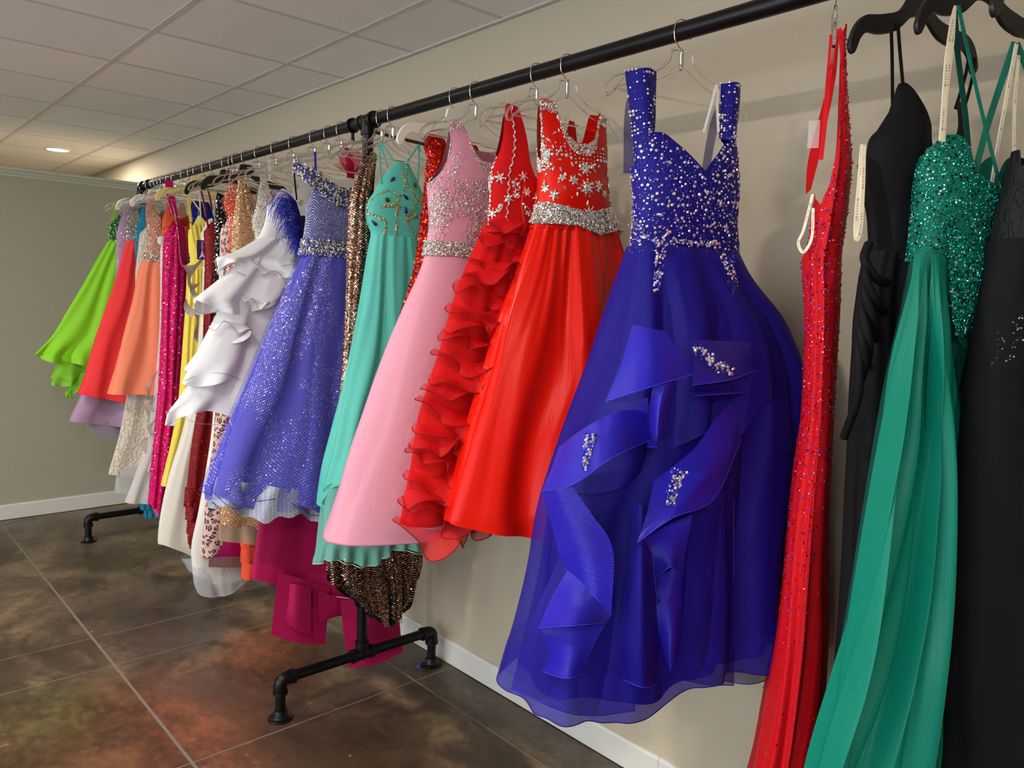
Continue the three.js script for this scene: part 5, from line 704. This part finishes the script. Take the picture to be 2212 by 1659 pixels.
// --- leopard gown ---
{
  const t = gown('leopard_gown', 'pale pink leopard print gown with magenta lining folded up at the hem', -3.937, 0);
  const leo = canvasTex(512, 512, (c, w, h) => { c.fillStyle = '#e3bdb4'; c.fillRect(0, 0, w, h); const r = rng(17); const spot = (x, y, R) => { for (const ox of [-w, 0, w]) for (const oy of [-h, 0, h]) { c.save(); c.translate(x + ox, y + oy); c.rotate(x * 0.7 + y); c.scale(1.15, 0.85); c.fillStyle = '#7d5a55'; c.beginPath(); c.ellipse(0, 0, R * 0.55, R * 0.45, 0.4, 0, 7); c.fill(); c.fillStyle = '#17100f'; for (let k = 0; k < 3; k++) { const a = k * 2.1 + 0.5 * Math.sin(x + k * 2.3), l = 1.45 + 0.4 * Math.sin(y + k); c.beginPath(); c.arc(0, 0, R * (1 + 0.1 * Math.sin(x * 3 + k)), a, a + l); c.arc(0, 0, R * 0.6, a + l - 0.15, a + 0.15, true); c.closePath(); c.fill(); } c.restore(); } }; for (let i = 0; i < 7; i++) for (let j = 0; j < 7; j++) spot((i + (j % 2) * 0.5 + 0.3 * r()) * w / 7, (j + 0.3 * r()) * h / 7, 24 + 10 * r()); for (let i = 0; i < 60; i++) { c.fillStyle = '#17100f'; c.beginPath(); c.ellipse(r() * w, r() * h, 3 + 4 * r(), 3 + 4 * r(), r(), 0, 7); c.fill(); } }, 2.3, 3.6);
  const lm = std({ map: leo, roughness: 0.7, side: THREE.DoubleSide }), mg = satin(0xb01a68, { roughness: 0.5 });
  plain(t, { L: [[2.058,.061],[2.01,.074],[1.952,.084],[1.858,.091]], R: [[2.1, -0.12], [1.8, -0.14]], neck: NECK.low, dy: 0.02, wy: 1.83, bodM: lm, skL: [[1.858,.091],[1.602,.096],[1.247,.113],[.937,.144],[.746,.169],[.53,.193],[.301,.214]], skM: lm, hem: (s, cu) => 0.25 + 0.03 * cu, seed: 211, fa: 0.012 });
  obj('turned_lining', patch([[[.07,.412,.123],[.075,.402,.059],[.07,.385,0]], [[.075,.339,.121],[.08,.324,.062],[.072,.311,.006]], [[.07,.273,.191],[.075,.265,.097],[.07,.264,.001]]], 14, 10), mg, t);
  obj('reverse_print', patch([[[.076,.291,.188],[.08,.279,.087],[.075,.261,.003]], [[.076,.244,.193],[.08,.222,.099],[.075,.201,.003]]], 14, 4), std({ map: leo, color: 0xb8b4bc, roughness: 0.8, side: THREE.DoubleSide }), t);
  settle(t); hanger('clear', -3.937, 0, 'clear plastic hanger holding the leopard print gown');
}
// --- white gown with net train ---
{
  const t = gown('white_net_gown', 'white gown whose turned-up train and net hem show below the leopard print hem', -3.985, 0);
  const iv = cloth(0xe6e3dc), net = sheer(0xdde0e4, 0.5);
  plain(t, { L: [[2.1, 0.07], [1.8, 0.07]], neck: NECK.low, wy: 1.83, d: 0.026, bodM: iv, skL: [[1.83, 0.07], [1.0, 0.11], [0.5, 0.2], [0.3, 0.235], [0.17, 0.225]], skR: [[1.8, -0.12], [0.2, -0.14]], skD: [[1.8, 0.026], [0.3, 0.045]], skM: iv, hem: (s, cu) => 0.12 + 0.05 * sst(0.4, 1, cu), seed: 181, fa: 0.008 });
  obj('turned_train', patch([[[.05,.284,.189],[.055,.251,.082],[.05,.22,-.028]], [[.05,.195,.178],[.06,.185,.084],[.05,.151,-.023]], [[.045,.123,.164],[.055,.104,.07],[.05,.113,-.02]]], 16, 10), iv, t);
  const hm = new Loft({ L: [[0.25, 0.235], [0.14, 0.232], [0.05, 0.2]], R: [[0.3, -0.12], [0.05, -0.08]], d: 0.05, xc: 0.006, top: 0.22, bot: (s, cu) => 0.045 + 0.05 * (cu - 0.3) ** 2, fold: folds(183, 8, 0.004, 0.01, 0.22, 0.05) }); obj('net_hem', hm.geo(130, 14), net, t); obj('hem_edge', hm.hemEdge(0.0012), net, t);
  settle(t); hanger('clear', -3.985, 0, 'clear plastic hanger holding the white gown with the net train');
}
// --- black and silver sequin dress ---
{
  const t = gown('black_sequin_dress', 'black dress striped with silver sequins behind the leopard print gown', -4.07, 0);
  const b = new Loft({ L: [[2.198,.048],[2.079,.059],[1.912,.065],[1.72,.069],[1.479,.074],[1.234,.081]], R: [[2.2, -0.1], [1.2, -0.15]], d: [[2.2, 0.012], [2, 0.03], [1.1, 0.035]], top: [[-1, 2.1], [1, 2.16]], bot: 1.0 }); obj('dress_body', b.geo(70, 24), cloth(0x121113), t);
  sewn(t, 'sequins', scatter(b, 1300, 39, null, { s0: -0.1, s1: 0.3, v1: 0.6 }), 0.003, [0xd8d0c4, 0x6a6460, 0x2a2828, 0xf4f0e8], { geo: sequinG, mat: sequinM, tilt: 0.4 });
  settle(t); hanger('black', -4.07, 0, 'black plastic hanger holding the black and silver sequin dress', { w: 0.95 });
}
// --- burgundy sequin gown ---
{
  const t = gown('burgundy_gown', 'burgundy glitter gown with thin straps and tiered flounces at the hem', -4.229, 0);
  const bu = cloth(0x7c0f18, { roughness: 0.45, metalness: 0.1 });
  const { bod, sk } = plain(t, { L: [[2.093,.024],[2.03,.045],[1.992,.062],[1.894,.058],[1.771,.057]], neck: NECK.low, dy: 0.02, wy: 1.75, bodM: bu, skL: [[1.771,.057],[1.472,.065],[1.12,.091],[.893,.128],[.692,.155],[.514,.172]], skM: bu, hem: 0.45, seed: 221, fa: 0.008, skR: [[1.75, -0.13], [0.5, -0.14]], skD: 0.04 });
  const gl = [0xff5a4a, 0xc01820, 0xffb0a0, 0x8a1018];
  const put = scatter(sk, 700, 43, null, { s0: -0.06, s1: 0.3 }).concat(scatter(bod, 260, 44, null, { s0: -0.06, s1: 0.4 }));
  for (let k = 0; k < 4; k++) { const y0 = 0.58 - k * 0.078, lf = new Loft({ L: [[y0, 0.176 - 0.002 * k], [y0 - 0.1, 0.19 - 0.008 * k]], R: [[y0, -0.14], [y0 - 0.1, -0.15]], d: [[y0, 0.043], [y0 - 0.1, 0.052]], top: y0, bot: (s) => y0 - 0.095 + 0.012 * Math.sin(s * 50 + k), fold: folds(223 + k, 12, 0.004, 0.014, y0, y0 - 0.1) }); obj('flounce', lf.geo(120, 8), bu, t); put.push(...scatter(lf, 150, 51 + k, null, { s0: -0.06, s1: 0.3 })); }
  sewn(t, 'glitter', put, 0.0022, gl, { tilt: 0.4 });
  for (const q of [[[.03,1.987,.049],[.015,2.088,.06],[0,2.18,.073]], [[.03,2.079,.028],[.015,2.152,.034],[0,2.201,.041]]]) thinStrap(t, q, bu, 0.008);
  settle(t); hanger('clear', -4.229, 0, 'clear plastic hanger holding the burgundy glitter gown');
}
// --- ivory gown with side ruffles, Paris swing tag ---
{
  const t = gown('ivory_gown', 'ivory crepe gown with cascading side ruffle and a purple swing tag', -4.346, 0);
  const iv = cloth(0xe4dfd2, { roughness: 0.6 }), net = sheer(0xdfe2e4, 0.5);
  plain(t, { L: [[2.057,.018],[2.025,.038],[1.925,.029],[1.825,.02]], neck: NECK.low, dy: 0.02, wy: 1.79, bodM: iv, skL: [[1.825,.02],[1.57,.033],[1.262,.064],[1.005,.105],[.802,.162],[.652,.214],[.488,.255],[.336,.279],[.266,.283],[.178,.21],[.091,.115]], skM: iv, hem: (s, cu) => 0.06 + 0.2 * sst(0, 1, cu), seed: 231, fa: 0.01, skR: [[1.79, -0.14], [0.5, -0.16], [0.05, -0.1]] });
  for (const [p, k] of [[[[.04,1.823,.035],[.05,1.771,.077],[.05,1.707,.11],[.06,1.621,.07]], 1], [[[.05,1.723,.027],[.05,1.658,.09],[.05,1.599,.13],[.06,1.52,.083]], 2], [[[.05,1.596,.046],[.06,1.495,.071],[.06,1.369,.077]], 3]]) obj('ruffle', frill(p, [0.4, -0.5, 0.8], 0.06, 1.6, 0.03, k, 50)[0], iv, t);
  const hm = new Loft({ L: [[0.25, 0.22], [0.03, 0.1]], R: [[0.2, -0.1], [0.02, -0.05]], d: 0.06, xc: 0.01, top: 0.16, bot: (s, cu) => 0.03 + 0.03 * cu, fold: folds(233, 8, 0.004, 0.01, 0.2, 0.02) }); obj('net_hem', hm.geo(90, 10), net, t);
  for (const q of [[[.03,2.028,.044],[.015,2.123,.043],[0,2.194,.042]], [[.03,2.05,.014],[.015,2.125,.023],[0,2.196,.027]]]) thinStrap(t, q, iv, 0.007);
  const tagTex = canvasTex(256, 480, (c, w, h) => { c.fillStyle = '#4b2060'; c.fillRect(0, 0, w, h); c.fillStyle = '#efe6f2'; c.save(); c.translate(w * 0.5, h * 0.26); c.rotate(Math.PI / 2); c.font = 'bold 62px serif'; c.textAlign = 'center'; c.textBaseline = 'middle'; c.fillText('PARIS', 0, 0); c.restore(); c.beginPath(); c.moveTo(w * 0.46, h * 0.5); c.lineTo(w * 0.54, h * 0.5); c.quadraticCurveTo(w * 0.58, h * 0.78, w * 0.86, h * 0.93); c.lineTo(w * 0.68, h * 0.93); c.quadraticCurveTo(w * 0.5, h * 0.74, w * 0.32, h * 0.93); c.lineTo(w * 0.14, h * 0.93); c.quadraticCurveTo(w * 0.42, h * 0.78, w * 0.46, h * 0.5); c.fill(); c.fillRect(w * 0.36, h * 0.72, w * 0.28, h * 0.03); });
  const a = [[.1,1.921,.093],[.1,1.926,.037],[.1,1.818,.094]], tg = new THREE.BoxGeometry(a[0][2] - a[1][2], a[0][1] - a[2][1], 0.0012); tg.rotateY(Math.PI / 2); tg.translate(0.1, (a[0][1] + a[2][1]) / 2, (a[0][2] + a[1][2]) / 2); obj('swing_tag', tg, std({ map: tagTex, roughness: 0.4 }), t);
  obj('tag_cord', tube([[0.1, a[0][1] - 0.004, (a[0][2] + a[1][2]) / 2], [0.08, a[0][1] + 0.05, (a[0][2] + a[1][2]) / 2], [0.045, a[0][1] + 0.16, (a[0][2] + a[1][2]) / 2]], 0.0008, 12, 5), cloth(0xe8e4da), t);
  settle(t); hanger('clear', -4.346, 0, 'clear plastic hanger holding the ivory gown with the purple tag');
}
// --- yellow gown ---
{
  const t = gown('yellow_gown', 'lemon yellow chiffon gown with draped one-sided bodice', -4.476, 0);
  const ye = cloth(0xead65c);
  plain(t, { L: [[2.037,.044],[1.954,.055],[1.877,.053],[1.814,.044],[1.794,.065]], neck: NECK.low, dy: 0.04, wy: 1.78, bodM: ye, skL: [[1.799,.064],[1.618,.072],[1.332,.093],[1.07,.122],[.861,.157],[.679,.195],[.557,.225]], skM: ye, hem: 0.55, seed: 241, fa: 0.012, fk: 14, skD: 0.04, skR: [[1.78, -0.13], [0.5, -0.16]] });
  for (let k = 0; k < 5; k++) obj('bodice_pleat', tube([[.045,2.023,.058],[.05,1.952,.05],[.05,1.877,.031],[.046,1.812,.015]].map((p) => [p[0], p[1], p[2] - k * 0.022]), 0.006, 16, 6), ye, t);
  for (const q of [[[.03,2.029,.055],[.01,2.106,.057],[0,2.17,.058]], [[.03,2.03,.047],[.01,2.107,.047],[0,2.171,.047]], [[.04,2.097,.004],[.03,2.138,.031],[.02,2.172,.05]]]) thinStrap(t, q, ye, 0.007);
  settle(t); hanger('yellow', -4.476, 0, 'pale yellow hanger holding the lemon yellow chiffon gown');
}
// --- royal blue sequin dress ---
{
  const t = gown('blue_sequin_dress', 'royal blue sequin dress peeking out behind the yellow hanger', -4.56, 0);
  const b = new Loft({ L: [[2.216,.009],[2.117,.013],[1.987,.017],[1.829,.024],[1.618,.032],[1.406,.039]], R: [[2.2, -0.12], [1.2, -0.15]], d: [[2.2, 0.012], [2, 0.03], [1.2, 0.035]], top: [[-1, 2.05], [-0.4, 2.16], [0.3, 2.16], [0.8, 2.16], [1, 2.1]], bot: 1.1 }); obj('dress_body', b.geo(70, 24), cloth(0x16207c), t);
  sewn(t, 'sequins', scatter(b, 700, 45, null, { s0: -0.1, s1: 0.35, v1: 0.7 }), 0.0028, [0x3040c0, 0x1a2490, 0xc0c8ff, 0x2030a8], { geo: sequinG, mat: sequinM, tilt: 0.4 });
  settle(t); hanger('clear', -4.56, 0, 'clear plastic hanger holding the royal blue sequin dress');
}
// --- hot pink sequin gown ---
{
  const t = gown('hot_pink_gown', 'hot pink sequin sheath gown with wide jewelled strap and keyhole front', -4.671, 0);
  const hp = cloth(0xd20a62, { roughness: 0.42 });
  const b = new Loft({ L: [[2.071,.073],[2.012,.092],[1.968,.116],[1.878,.127],[1.667,.135],[1.347,.148],[1.051,.162],[.808,.184],[.618,.205],[.455,.22],[.414,.223]], R: [[2.078,.06],[2.044,.029],[1.993,.004],[1.833,-.002],[1.563,.014],[1.291,.034],[1.018,.056],[.743,.088],[.552,.117],[.389,.151]], d: [[2.1, 0.02], [1.9, 0.035], [0.8, 0.045]], top: [[-1, 2.0], [-0.3, 2.045], [0.3, 2.05], [1, 2.0]], bot: (s, cu) => 0.36 + 0.04 * cu, fold: folds(251, 9, 0.002, 0.012, 1.9, 0.9) });
  obj('dress_body', b.geo(110, 50), hp, t);
  sewn(t, 'sequins', scatter(b, 2200, 47, null, { s0: -0.1, s1: 0.4 }), 0.0032, [0xff3a9a, 0xe0107a, 0xffa0d8, 0xb00858, 0xff70c8], { geo: sequinG, mat: sequinM, tilt: 0.4 });
  obj('shoulder_strap', ribbon([[.03,2.075,.075],[.02,2.155,.084],[.008,2.233,.091],[0,2.272,.093]], 0.045, [1, 0, 0]), cloth(0xc0105c), t);
  const pl = []; for (let i = 0; i < 60; i++) for (const p of [[[.034,2.076,.087]], [[.034,2.078,.069]]]) { const e = p === 0 ? 0 : 0; pl.push({ p: V3(0.034 - 0.03 * i / 60, lerp(p[0][1], 2.235, i / 60), lerp(p[0][2], p[0][2] + 0.035, i / 60)), n: V3(1, 0, 0) }); } sewn(t, 'strap_stones', pl, 0.0024, GEM, {});
  const kp = []; const kc = new THREE.CatmullRomCurve3([[.04,2.077,.074],[.045,1.986,.061],[.046,1.882,.053],[.046,1.803,.043],[.04,1.773,.015]].map((p) => V3(...p))); for (let i = 0; i < 90; i++) kp.push({ p: kc.getPoint(i / 90), n: V3(1, 0, 0) }); sewn(t, 'keyhole_stones', kp, 0.0022, GEM, {});
  obj('keyhole_facing', patch([[[.043,2.059,.07],[.047,1.934,.057],[.046,1.804,.038]], [[.04,2.046,.038],[.042,1.937,.019],[.04,1.8,.015]]], 14, 6), cloth(0xa80d48), t);
  const hm = new Loft({ L: [[0.45, 0.225], [0.32, 0.2]], R: [[0.45, 0.1], [0.32, 0.12]], d: 0.046, top: 0.42, bot: (s) => 0.34 + 0.012 * Math.sin(s * 40), fold: folds(253, 8, 0.003, 0.008, 0.42, 0.33) }); obj('net_hem', hm.geo(80, 8), sheer(0xf06aa8, 0.5), t);
  settle(t); hanger('clear', -4.671, 0, 'clear plastic hanger holding the hot pink sequin gown');
}
// --- orange satin dress ---
{
  const t = gown('orange_satin_dress', 'burnt orange satin dress with ruched bodice behind the hot pink gown', -4.83, 0);
  const og = satin(0xd2562a, { roughness: 0.4 });
  const { bod } = plain(t, { L: [[2.116,.075],[2.074,.093],[1.994,.084],[1.94,.077]], R: [[2.2, -0.17], [1.9, -0.16]], wy: 1.84, bodM: og, skL: [[1.94,.077],[1.723,.08],[1.448,.09]], skM: og, hem: 1.25, seed: 261 });
  for (let k = 0; k < 6; k++) obj('ruche_fold', tube([0, 1, 2, 3, 4].map((i) => { const p = bod.at(-0.04 + i * 0.1, 0.35 + k * 0.1 + 0.02 * Math.sin(i + k), 0.002); return [p.x, p.y, p.z]; }), 0.006, 20, 6), og, t);
  obj('white_liner', patch([[[.05,1.956,.124],[.055,1.963,.1],[.05,1.96,.077]], [[.05,1.922,.125],[.06,1.909,.102],[.05,1.917,.078]]], 8, 6), cloth(0xeae6da), t);
  settle(t); hanger('clear', -4.83, 0, 'clear plastic hanger holding the burnt orange satin dress');
}
// --- white tulle gown ---
{
  const t = gown('white_tulle_gown', 'white tulle gown with ruffled side and wide horsehair hem beside the hot pink gown', -4.92, 0);
  const tu = sheer(0xe9e4e2, 0.62), core = cloth(0xe2dad6);
  plain(t, { L: [[2.058,.03],[1.946,.053],[1.876,.065]], wy: 1.86, bodM: core, neck: NECK.low, skL: [[1.876,.065],[1.445,.074],[1.021,.107],[.711,.158],[.517,.209],[.379,.248]], skM: core, hem: 0.55, skR: [[1.86, -0.1], [0.5, -0.15]], skD: 0.03, seed: 271, d: 0.03 });
  const sk = new Loft({ L: [[1.876,.065],[1.445,.074],[1.022,.115],[.713,.174],[.52,.235],[.371,.29]], R: [[1.86, -0.12], [0.35, -0.2]], d: [[1.86, 0.032], [0.35, 0.045]], top: 1.85, bot: (s, cu) => 0.33 + 0.04 * cu, fold: folds(273, 12, 0.002, 0.012, 1.8, 0.4) }); obj('tulle_skirt', sk.geo(140, 40), tu, t);
  obj('hem_edge', sk.hemEdge(0.0014), core, t); const e2 = sk.hemEdge(0.0009, 150, 0.93); obj('band_stitching', e2, core, t);
  for (const [p, k] of [[[[.03,1.165,.096],[.03,1.082,.129],[.03,.999,.146],[.04,.913,.122]], 1], [[[.03,1.024,.103],[.03,.941,.137],[.03,.844,.154],[.04,.772,.126]], 2], [[[.03,.883,.111],[.03,.773,.155],[.03,.661,.173]], 3]]) obj('ruffle', frill(p, [0.5, -0.3, 0.8], 0.045, 2, 0.02, k, 40)[0], sheer(0xecd8d4, 0.6), t);
  settle(t); hanger('white', -4.92, 0, 'white plastic hanger holding the white tulle gown beneath the peach one');
}
// --- peach gown ---
{
  const t = gown('peach_gown', 'peach satin gown with rose-gold beaded illusion bodice', -5.017, 0);
  const pe = satin(0xf08a68, { roughness: 0.5 }), bodM = cloth(0xc9907e);
  const { bod, sk } = plain(t, { L: [[2.193,.114],[2.163,.136],[2.095,.129],[2.028,.114],[1.959,.108],[1.875,.122]], R: [[2.2, -0.14], [1.8, -0.14]], dy: 0.015, wy: 1.83, bodM, skL: [[1.875,.117],[1.776,.158],[1.593,.203],[1.384,.257],[1.162,.31],[1.022,.351]], skM: pe, hem: (s, cu) => 1.003 + 0.018 * cu, seed: 281, fa: 0.02, d: 0.04 });
  obj('hem_edge', sk.hemEdge(0.0018), pe, t);
  sewn(t, 'beading', scatter(bod, 1500, 49, (s, v) => (Math.sin(s * 60 + 7 * Math.sin(v * 8)) > -0.3 ? 1 : 0), { s0: -0.08, s1: 0.4 }), 0.003, [0xf6e6d2, 0xe0c4a4, 0xffffff, 0xd6b09a, 0xb89a84], { tilt: 0.4 });
  const belt = new Loft({ L: (y) => bod.L(y) + 0.004, R: (y) => bod.R(y) - 0.004, d: 0.046, top: 1.865, bot: 1.82 }); obj('belt', belt.geo(60, 5), cloth(0xa88a78, { metalness: 0.4 }), t); sewn(t, 'belt_stones', scatter(belt, 260, 50, null, { s0: -0.06, s1: 0.4 }), 0.0042, GEM, { tilt: 0.4 });
  settle(t); hanger('clear', -5.017, 0, 'clear plastic hanger holding the peach satin gown');
}
// --- ivory lace gown ---
{
  const t = gown('ivory_lace_gown', 'ivory lace gown with scalloped train hanging below the peach skirt', -5.08, 0);
  const la = cloth(0xded6c4, { bumpMap: dataTex(256, 256, (i, j) => 255 * sst(0.42, 0.6, fbm(i / 14, j / 14, 91, 3)), false, 4, 4), bumpScale: 0.004 }), net = sheer(0xdcdedc, 0.45);
  plain(t, { L: [[2.06,.103],[2.016,.125],[1.889,.143],[1.748,.161]], wy: 1.74, neck: NECK.low, dy: 0.04, bodM: la, skL: [[1.748,.161],[1.494,.171],[1.239,.197],[1.011,.228],[.784,.269],[.602,.32],[.532,.342]], skM: la, hem: (s, cu) => 0.46 + 0.06 * cu, seed: 291, d: 0.028, skD: 0.03, fa: 0.008, skR: [[1.74, -0.12], [0.5, -0.18]] });
  const hm = new Loft({ L: [[.612,.28],[.497,.296],[.412,.308],[.353,.267]], R: [[1, -0.15], [0.3, -0.15]], d: 0.033, top: 0.56, bot: (s, cu) => 0.34 + 0.06 * cu, fold: folds(293, 8, 0.003, 0.008, 0.55, 0.35) }); obj('net_hem', hm.geo(80, 10), net, t); obj('hem_edge', hm.hemEdge(0.0012, 90), net, t);
  settle(t); hanger('clear', -5.08, 0, 'clear plastic hanger holding the ivory lace gown');
}
// --- teal gown ---
{
  const t = gown('teal_gown', 'teal fringed dress with thin straps, hem just above the far rack foot', -5.145, 0);
  const te = cloth(0x1d7f9e);
  const { bod } = plain(t, { L: [[2.146,.122],[2.005,.133],[1.891,.14],[1.779,.131]], wy: 1.72, bodM: te, skL: [[1.779,.131],[1.435,.113],[.849,.103],[.402,.116],[.297,.121]], skM: te, hem: 0.28, seed: 301, d: 0.026, skD: 0.028, skR: [[1.7, -0.1], [0.3, -0.1]], fa: 0.005, fk: 16 });
  for (let k = 0; k < 3; k++) { const y0 = 0.38 - k * 0.055; obj('fringe_tier', new Loft({ L: [[y0, 0.15 - 0.015 * k], [y0 - 0.08, 0.155 - 0.018 * k]], R: [[y0, -0.1], [y0 - 0.08, -0.1]], d: 0.034, xc: 0.005, top: y0, bot: (s) => y0 - 0.075 + 0.006 * Math.sin(s * 300), fold: folds(303 + k, 18, 0.003, 0.006, y0, y0 - 0.08) }).geo(120, 6), te, t); }
  sewn(t, 'beads', scatter(bod, 300, 52, null, { s0: -0.06, s1: 0.3 }), 0.0022, [0x80c8e0, 0xd8f0ff, 0x2080a0], {});
  settle(t); hanger('clear', -5.145, 0, 'clear plastic hanger holding the teal dress');
}
// --- watermelon gown ---
{
  const t = gown('watermelon_gown', 'watermelon red gown with silver beaded bodice and satin sash waist', -5.21, 0);
  const wm = cloth(0xee3a3e, { roughness: 0.6 });
  const { bod, sk } = plain(t, { L: [[2.2,.134],[2.161,.159],[2.102,.181],[2.032,.177],[1.962,.168]], R: [[2.2, -0.12], [1.8, -0.13]], wy: 1.93, bodM: cloth(0x8f8a84, { metalness: 0.3 }), skL: [[1.962,.168],[1.875,.196],[1.66,.259],[1.375,.358],[1.108,.44],[1.016,.48]], skM: wm, hem: (s, cu) => 0.905 + 0.11 * cu, seed: 311, d: 0.035, fa: 0.018 });
  obj('hem_edge', sk.hemEdge(0.0018), wm, t);
  obj('sash', new Loft({ L: (y) => bod.L(Math.max(y, 1.93)) + 0.006, R: -0.13, d: 0.04, top: 1.95, bot: (s, cu) => 1.885 - 0.01 * cu }).geo(60, 6), wm, t);
  sewn(t, 'silver_beading', scatter(bod, 900, 55, null, { s0: -0.08, s1: 0.4 }), 0.003, [0xe0dcd4, 0x8a867e, 0xffffff, 0xb8b2a8], { tilt: 0.5 });
  settle(t); hanger('white', -5.21, 0, 'white plastic hanger holding the watermelon red gown');
}
// --- lavender gown ---
{
  const t = gown('lavender_gown', 'lavender shimmer gown whose hem shows below the watermelon skirt', -5.3, 0);
  const lv = cloth(0xa98aa6, { roughness: 0.5, metalness: 0.1 });
  const { bod, sk } = plain(t, { L: [[2.157,.171],[2.092,.194],[1.978,.202],[1.834,.207]], wy: 1.8, bodM: lv, skL: [[1.834,.207],[1.603,.228],[1.37,.286],[1.14,.37],[.97,.443],[.837,.507]], skM: lv, hem: (s, cu) => 0.75 + 0.085 * cu, seed: 321, d: 0.032, fa: 0.018 });
  obj('hem_edge', sk.hemEdge(0.002), lv, t); const lo = new Loft({ L: [[0.85, 0.43], [0.64, 0.27]], R: [[1, -0.2], [0.65, -0.2]], d: 0.042, top: 0.82, bot: (s, cu) => 0.64 + 0.08 * cu, fold: folds(323, 8, 0.004, 0.014, 1, 0.8) }); obj('turned_hem', lo.geo(80, 10), cloth(0x8f8590), t);
  sewn(t, 'crystals', scatter(bod, 260, 57, (s, v) => (s < 0.04 ? 1 : 0.2), { s0: -0.08, s1: 0.3 }), 0.003, GEM, {});
  settle(t); hanger('clear', -5.3, 0, 'clear plastic hanger holding the lavender gown');
}
// --- lime gown ---
{
  const t = gown('lime_gown', 'lime green organza gown with curled hem tiers and emerald beaded bodice, last on the rail', -5.42, 0);
  const li = sheer(0x8fdc2e, 0.9, { roughness: 0.55 }), li2 = sheer(0x84d028, 0.72), lin = cloth(0x7cc81e), eg = cloth(0x5aa018);
  const { bod } = plain(t, { L: [[2.165,.182],[2.099,.205],[2.025,.214],[1.952,.218]], neck: NECK.low, dy: 0.1, R: [[2.2, -0.1], [1.8, -0.12]], wy: 1.955, bodM: cloth(0x2c6a3a) , d: 0.035 });
  const skL = [[1.955,.218],[1.856,.274],[1.707,.356],[1.537,.448],[1.351,.549],[1.23,.644]], R = [[1.96, -0.12], [1.2, -0.3]], dd = [[1.96, 0.035], [1.2, 0.055]];
  const sk = new Loft({ L: skL, R, d: dd, top: 1.96, bot: (s, cu) => 1.08 + 0.15 * cu + 0.015 * Math.sin(s * 40), fold: folds(331, 12, 0.004, 0.022, 1.95, 1.2), hem: (s, v) => 0.018 * sst(0.8, 1, v) * Math.sin(s * 95) }); obj('overskirt', sk.geo(170, 44), li, t); obj('stitched_edge', sk.hemEdge(0.0013, 200), eg, t);
  obj('lining_skirt', new Loft({ L: skL.map(([y, z]) => [y, z * 0.93]), R, d: dd.map(([y, d]) => [y, d * 0.85]), top: 1.955, bot: (s, cu) => 1.1 + 0.12 * cu, fold: folds(333, 10, 0.003, 0.014, 1.95, 1.2) }).geo(90, 26), lin, t);
  const cc = [[1.2, 1.06, 0.53, 0.57], [1.12, 0.985, 0.42, 0.49]]; cc.forEach(([y0, y1, z0, z1], i) => { const lf = new Loft({ L: [[y0, z0], [y1, z1]], R: [[y0, -0.25], [y1, -0.28]], d: [[y0, 0.045], [y1, 0.055]], top: y0, bot: (s) => y1 + 0.025 * Math.sin(s * 34 + i * 2), fold: folds(335 + i, 11, 0.01, 0.024, y0, y1), hem: (s, v) => 0.022 * sst(0.5, 1, v) * Math.sin(s * 105 + i) }); const m = obj('hem_tier', lf.geo(190, 14), li2, t); obj('stitched_edge', lf.hemEdge(0.0013, 220), eg, m); });
  sewn(t, 'beading', scatter(bod, 900, 59, null, { s0: -0.08, s1: 0.4 }), 0.0032, [0x2a8a5a, 0x88c848, 0xd8e8a0, 0x1a5a48, 0xf4f0d0], { tilt: 0.5 });
  for (const q of [[[.02,2.074,.208],[.01,2.134,.188],[0,2.189,.17]], [[.02,2.081,.199],[.01,2.136,.174],[-.004,2.188,.153]]]) thinStrap(t, q, cloth(0x8ad02e), 0.009);
  settle(t); hanger('clear', -5.42, 0, 'clear plastic hanger holding the lime green gown at the end of the rail', { w: 1.05 });
}

// ---------- bits left on the floor ----------
{
  const tape = new THREE.BufferGeometry(); const bl = patch([[[-0.014, 0.001, -0.008], [0, 0.006, -0.01], [0.013, 0.001, -0.006]], [[-0.012, 0.007, 0], [0, 0.012, 0.001], [0.012, 0.005, 0.002]], [[-0.01, 0.001, 0.009], [0.002, 0.004, 0.011], [0.012, 0.001, 0.008]]], 8, 8);
  const b = tag(obj('tape_scrap', bl, cloth(0x2a58c8)), 'crumpled scrap of blue tape beside the rack foot', 'tape'); b.position.set(-2.703, 0, 0.135);
  const pts = []; for (let i = 0; i < 26; i++) { const a = i * 0.5; pts.push([-3.2 + 0.075 * Math.cos(a * 0.6) + 0.01 * i * 0.6, 0.0022, 1.62 + 0.035 * Math.sin(a) + 0.004 * i]); }
  tag(obj('thread_scrap', tube(pts, 0.0011, 130, 4), cloth(0xc07a66)), 'loose pinkish thread curled on the floor at left', 'thread');
  for (const [x, z, l] of [[-5.05, 0.62, 'nearest the far rack foot'], [-4.35, 0.55, 'below the ivory gown'], [-3.98, 1.15, 'beside the long floor joint'], [-2.3, 0.72, 'in front of the near rack foot']]) { const m = tag(obj('fallen_sequin', new THREE.CylinderGeometry(0.005, 0.005, 0.0012, 6), sequinM), 'tiny fallen sequin on the floor ' + l, 'sequin', 'sequins fallen on the floor'); m.position.set(x, 0.0006, z); }
}
renderer.render(scene, camera);
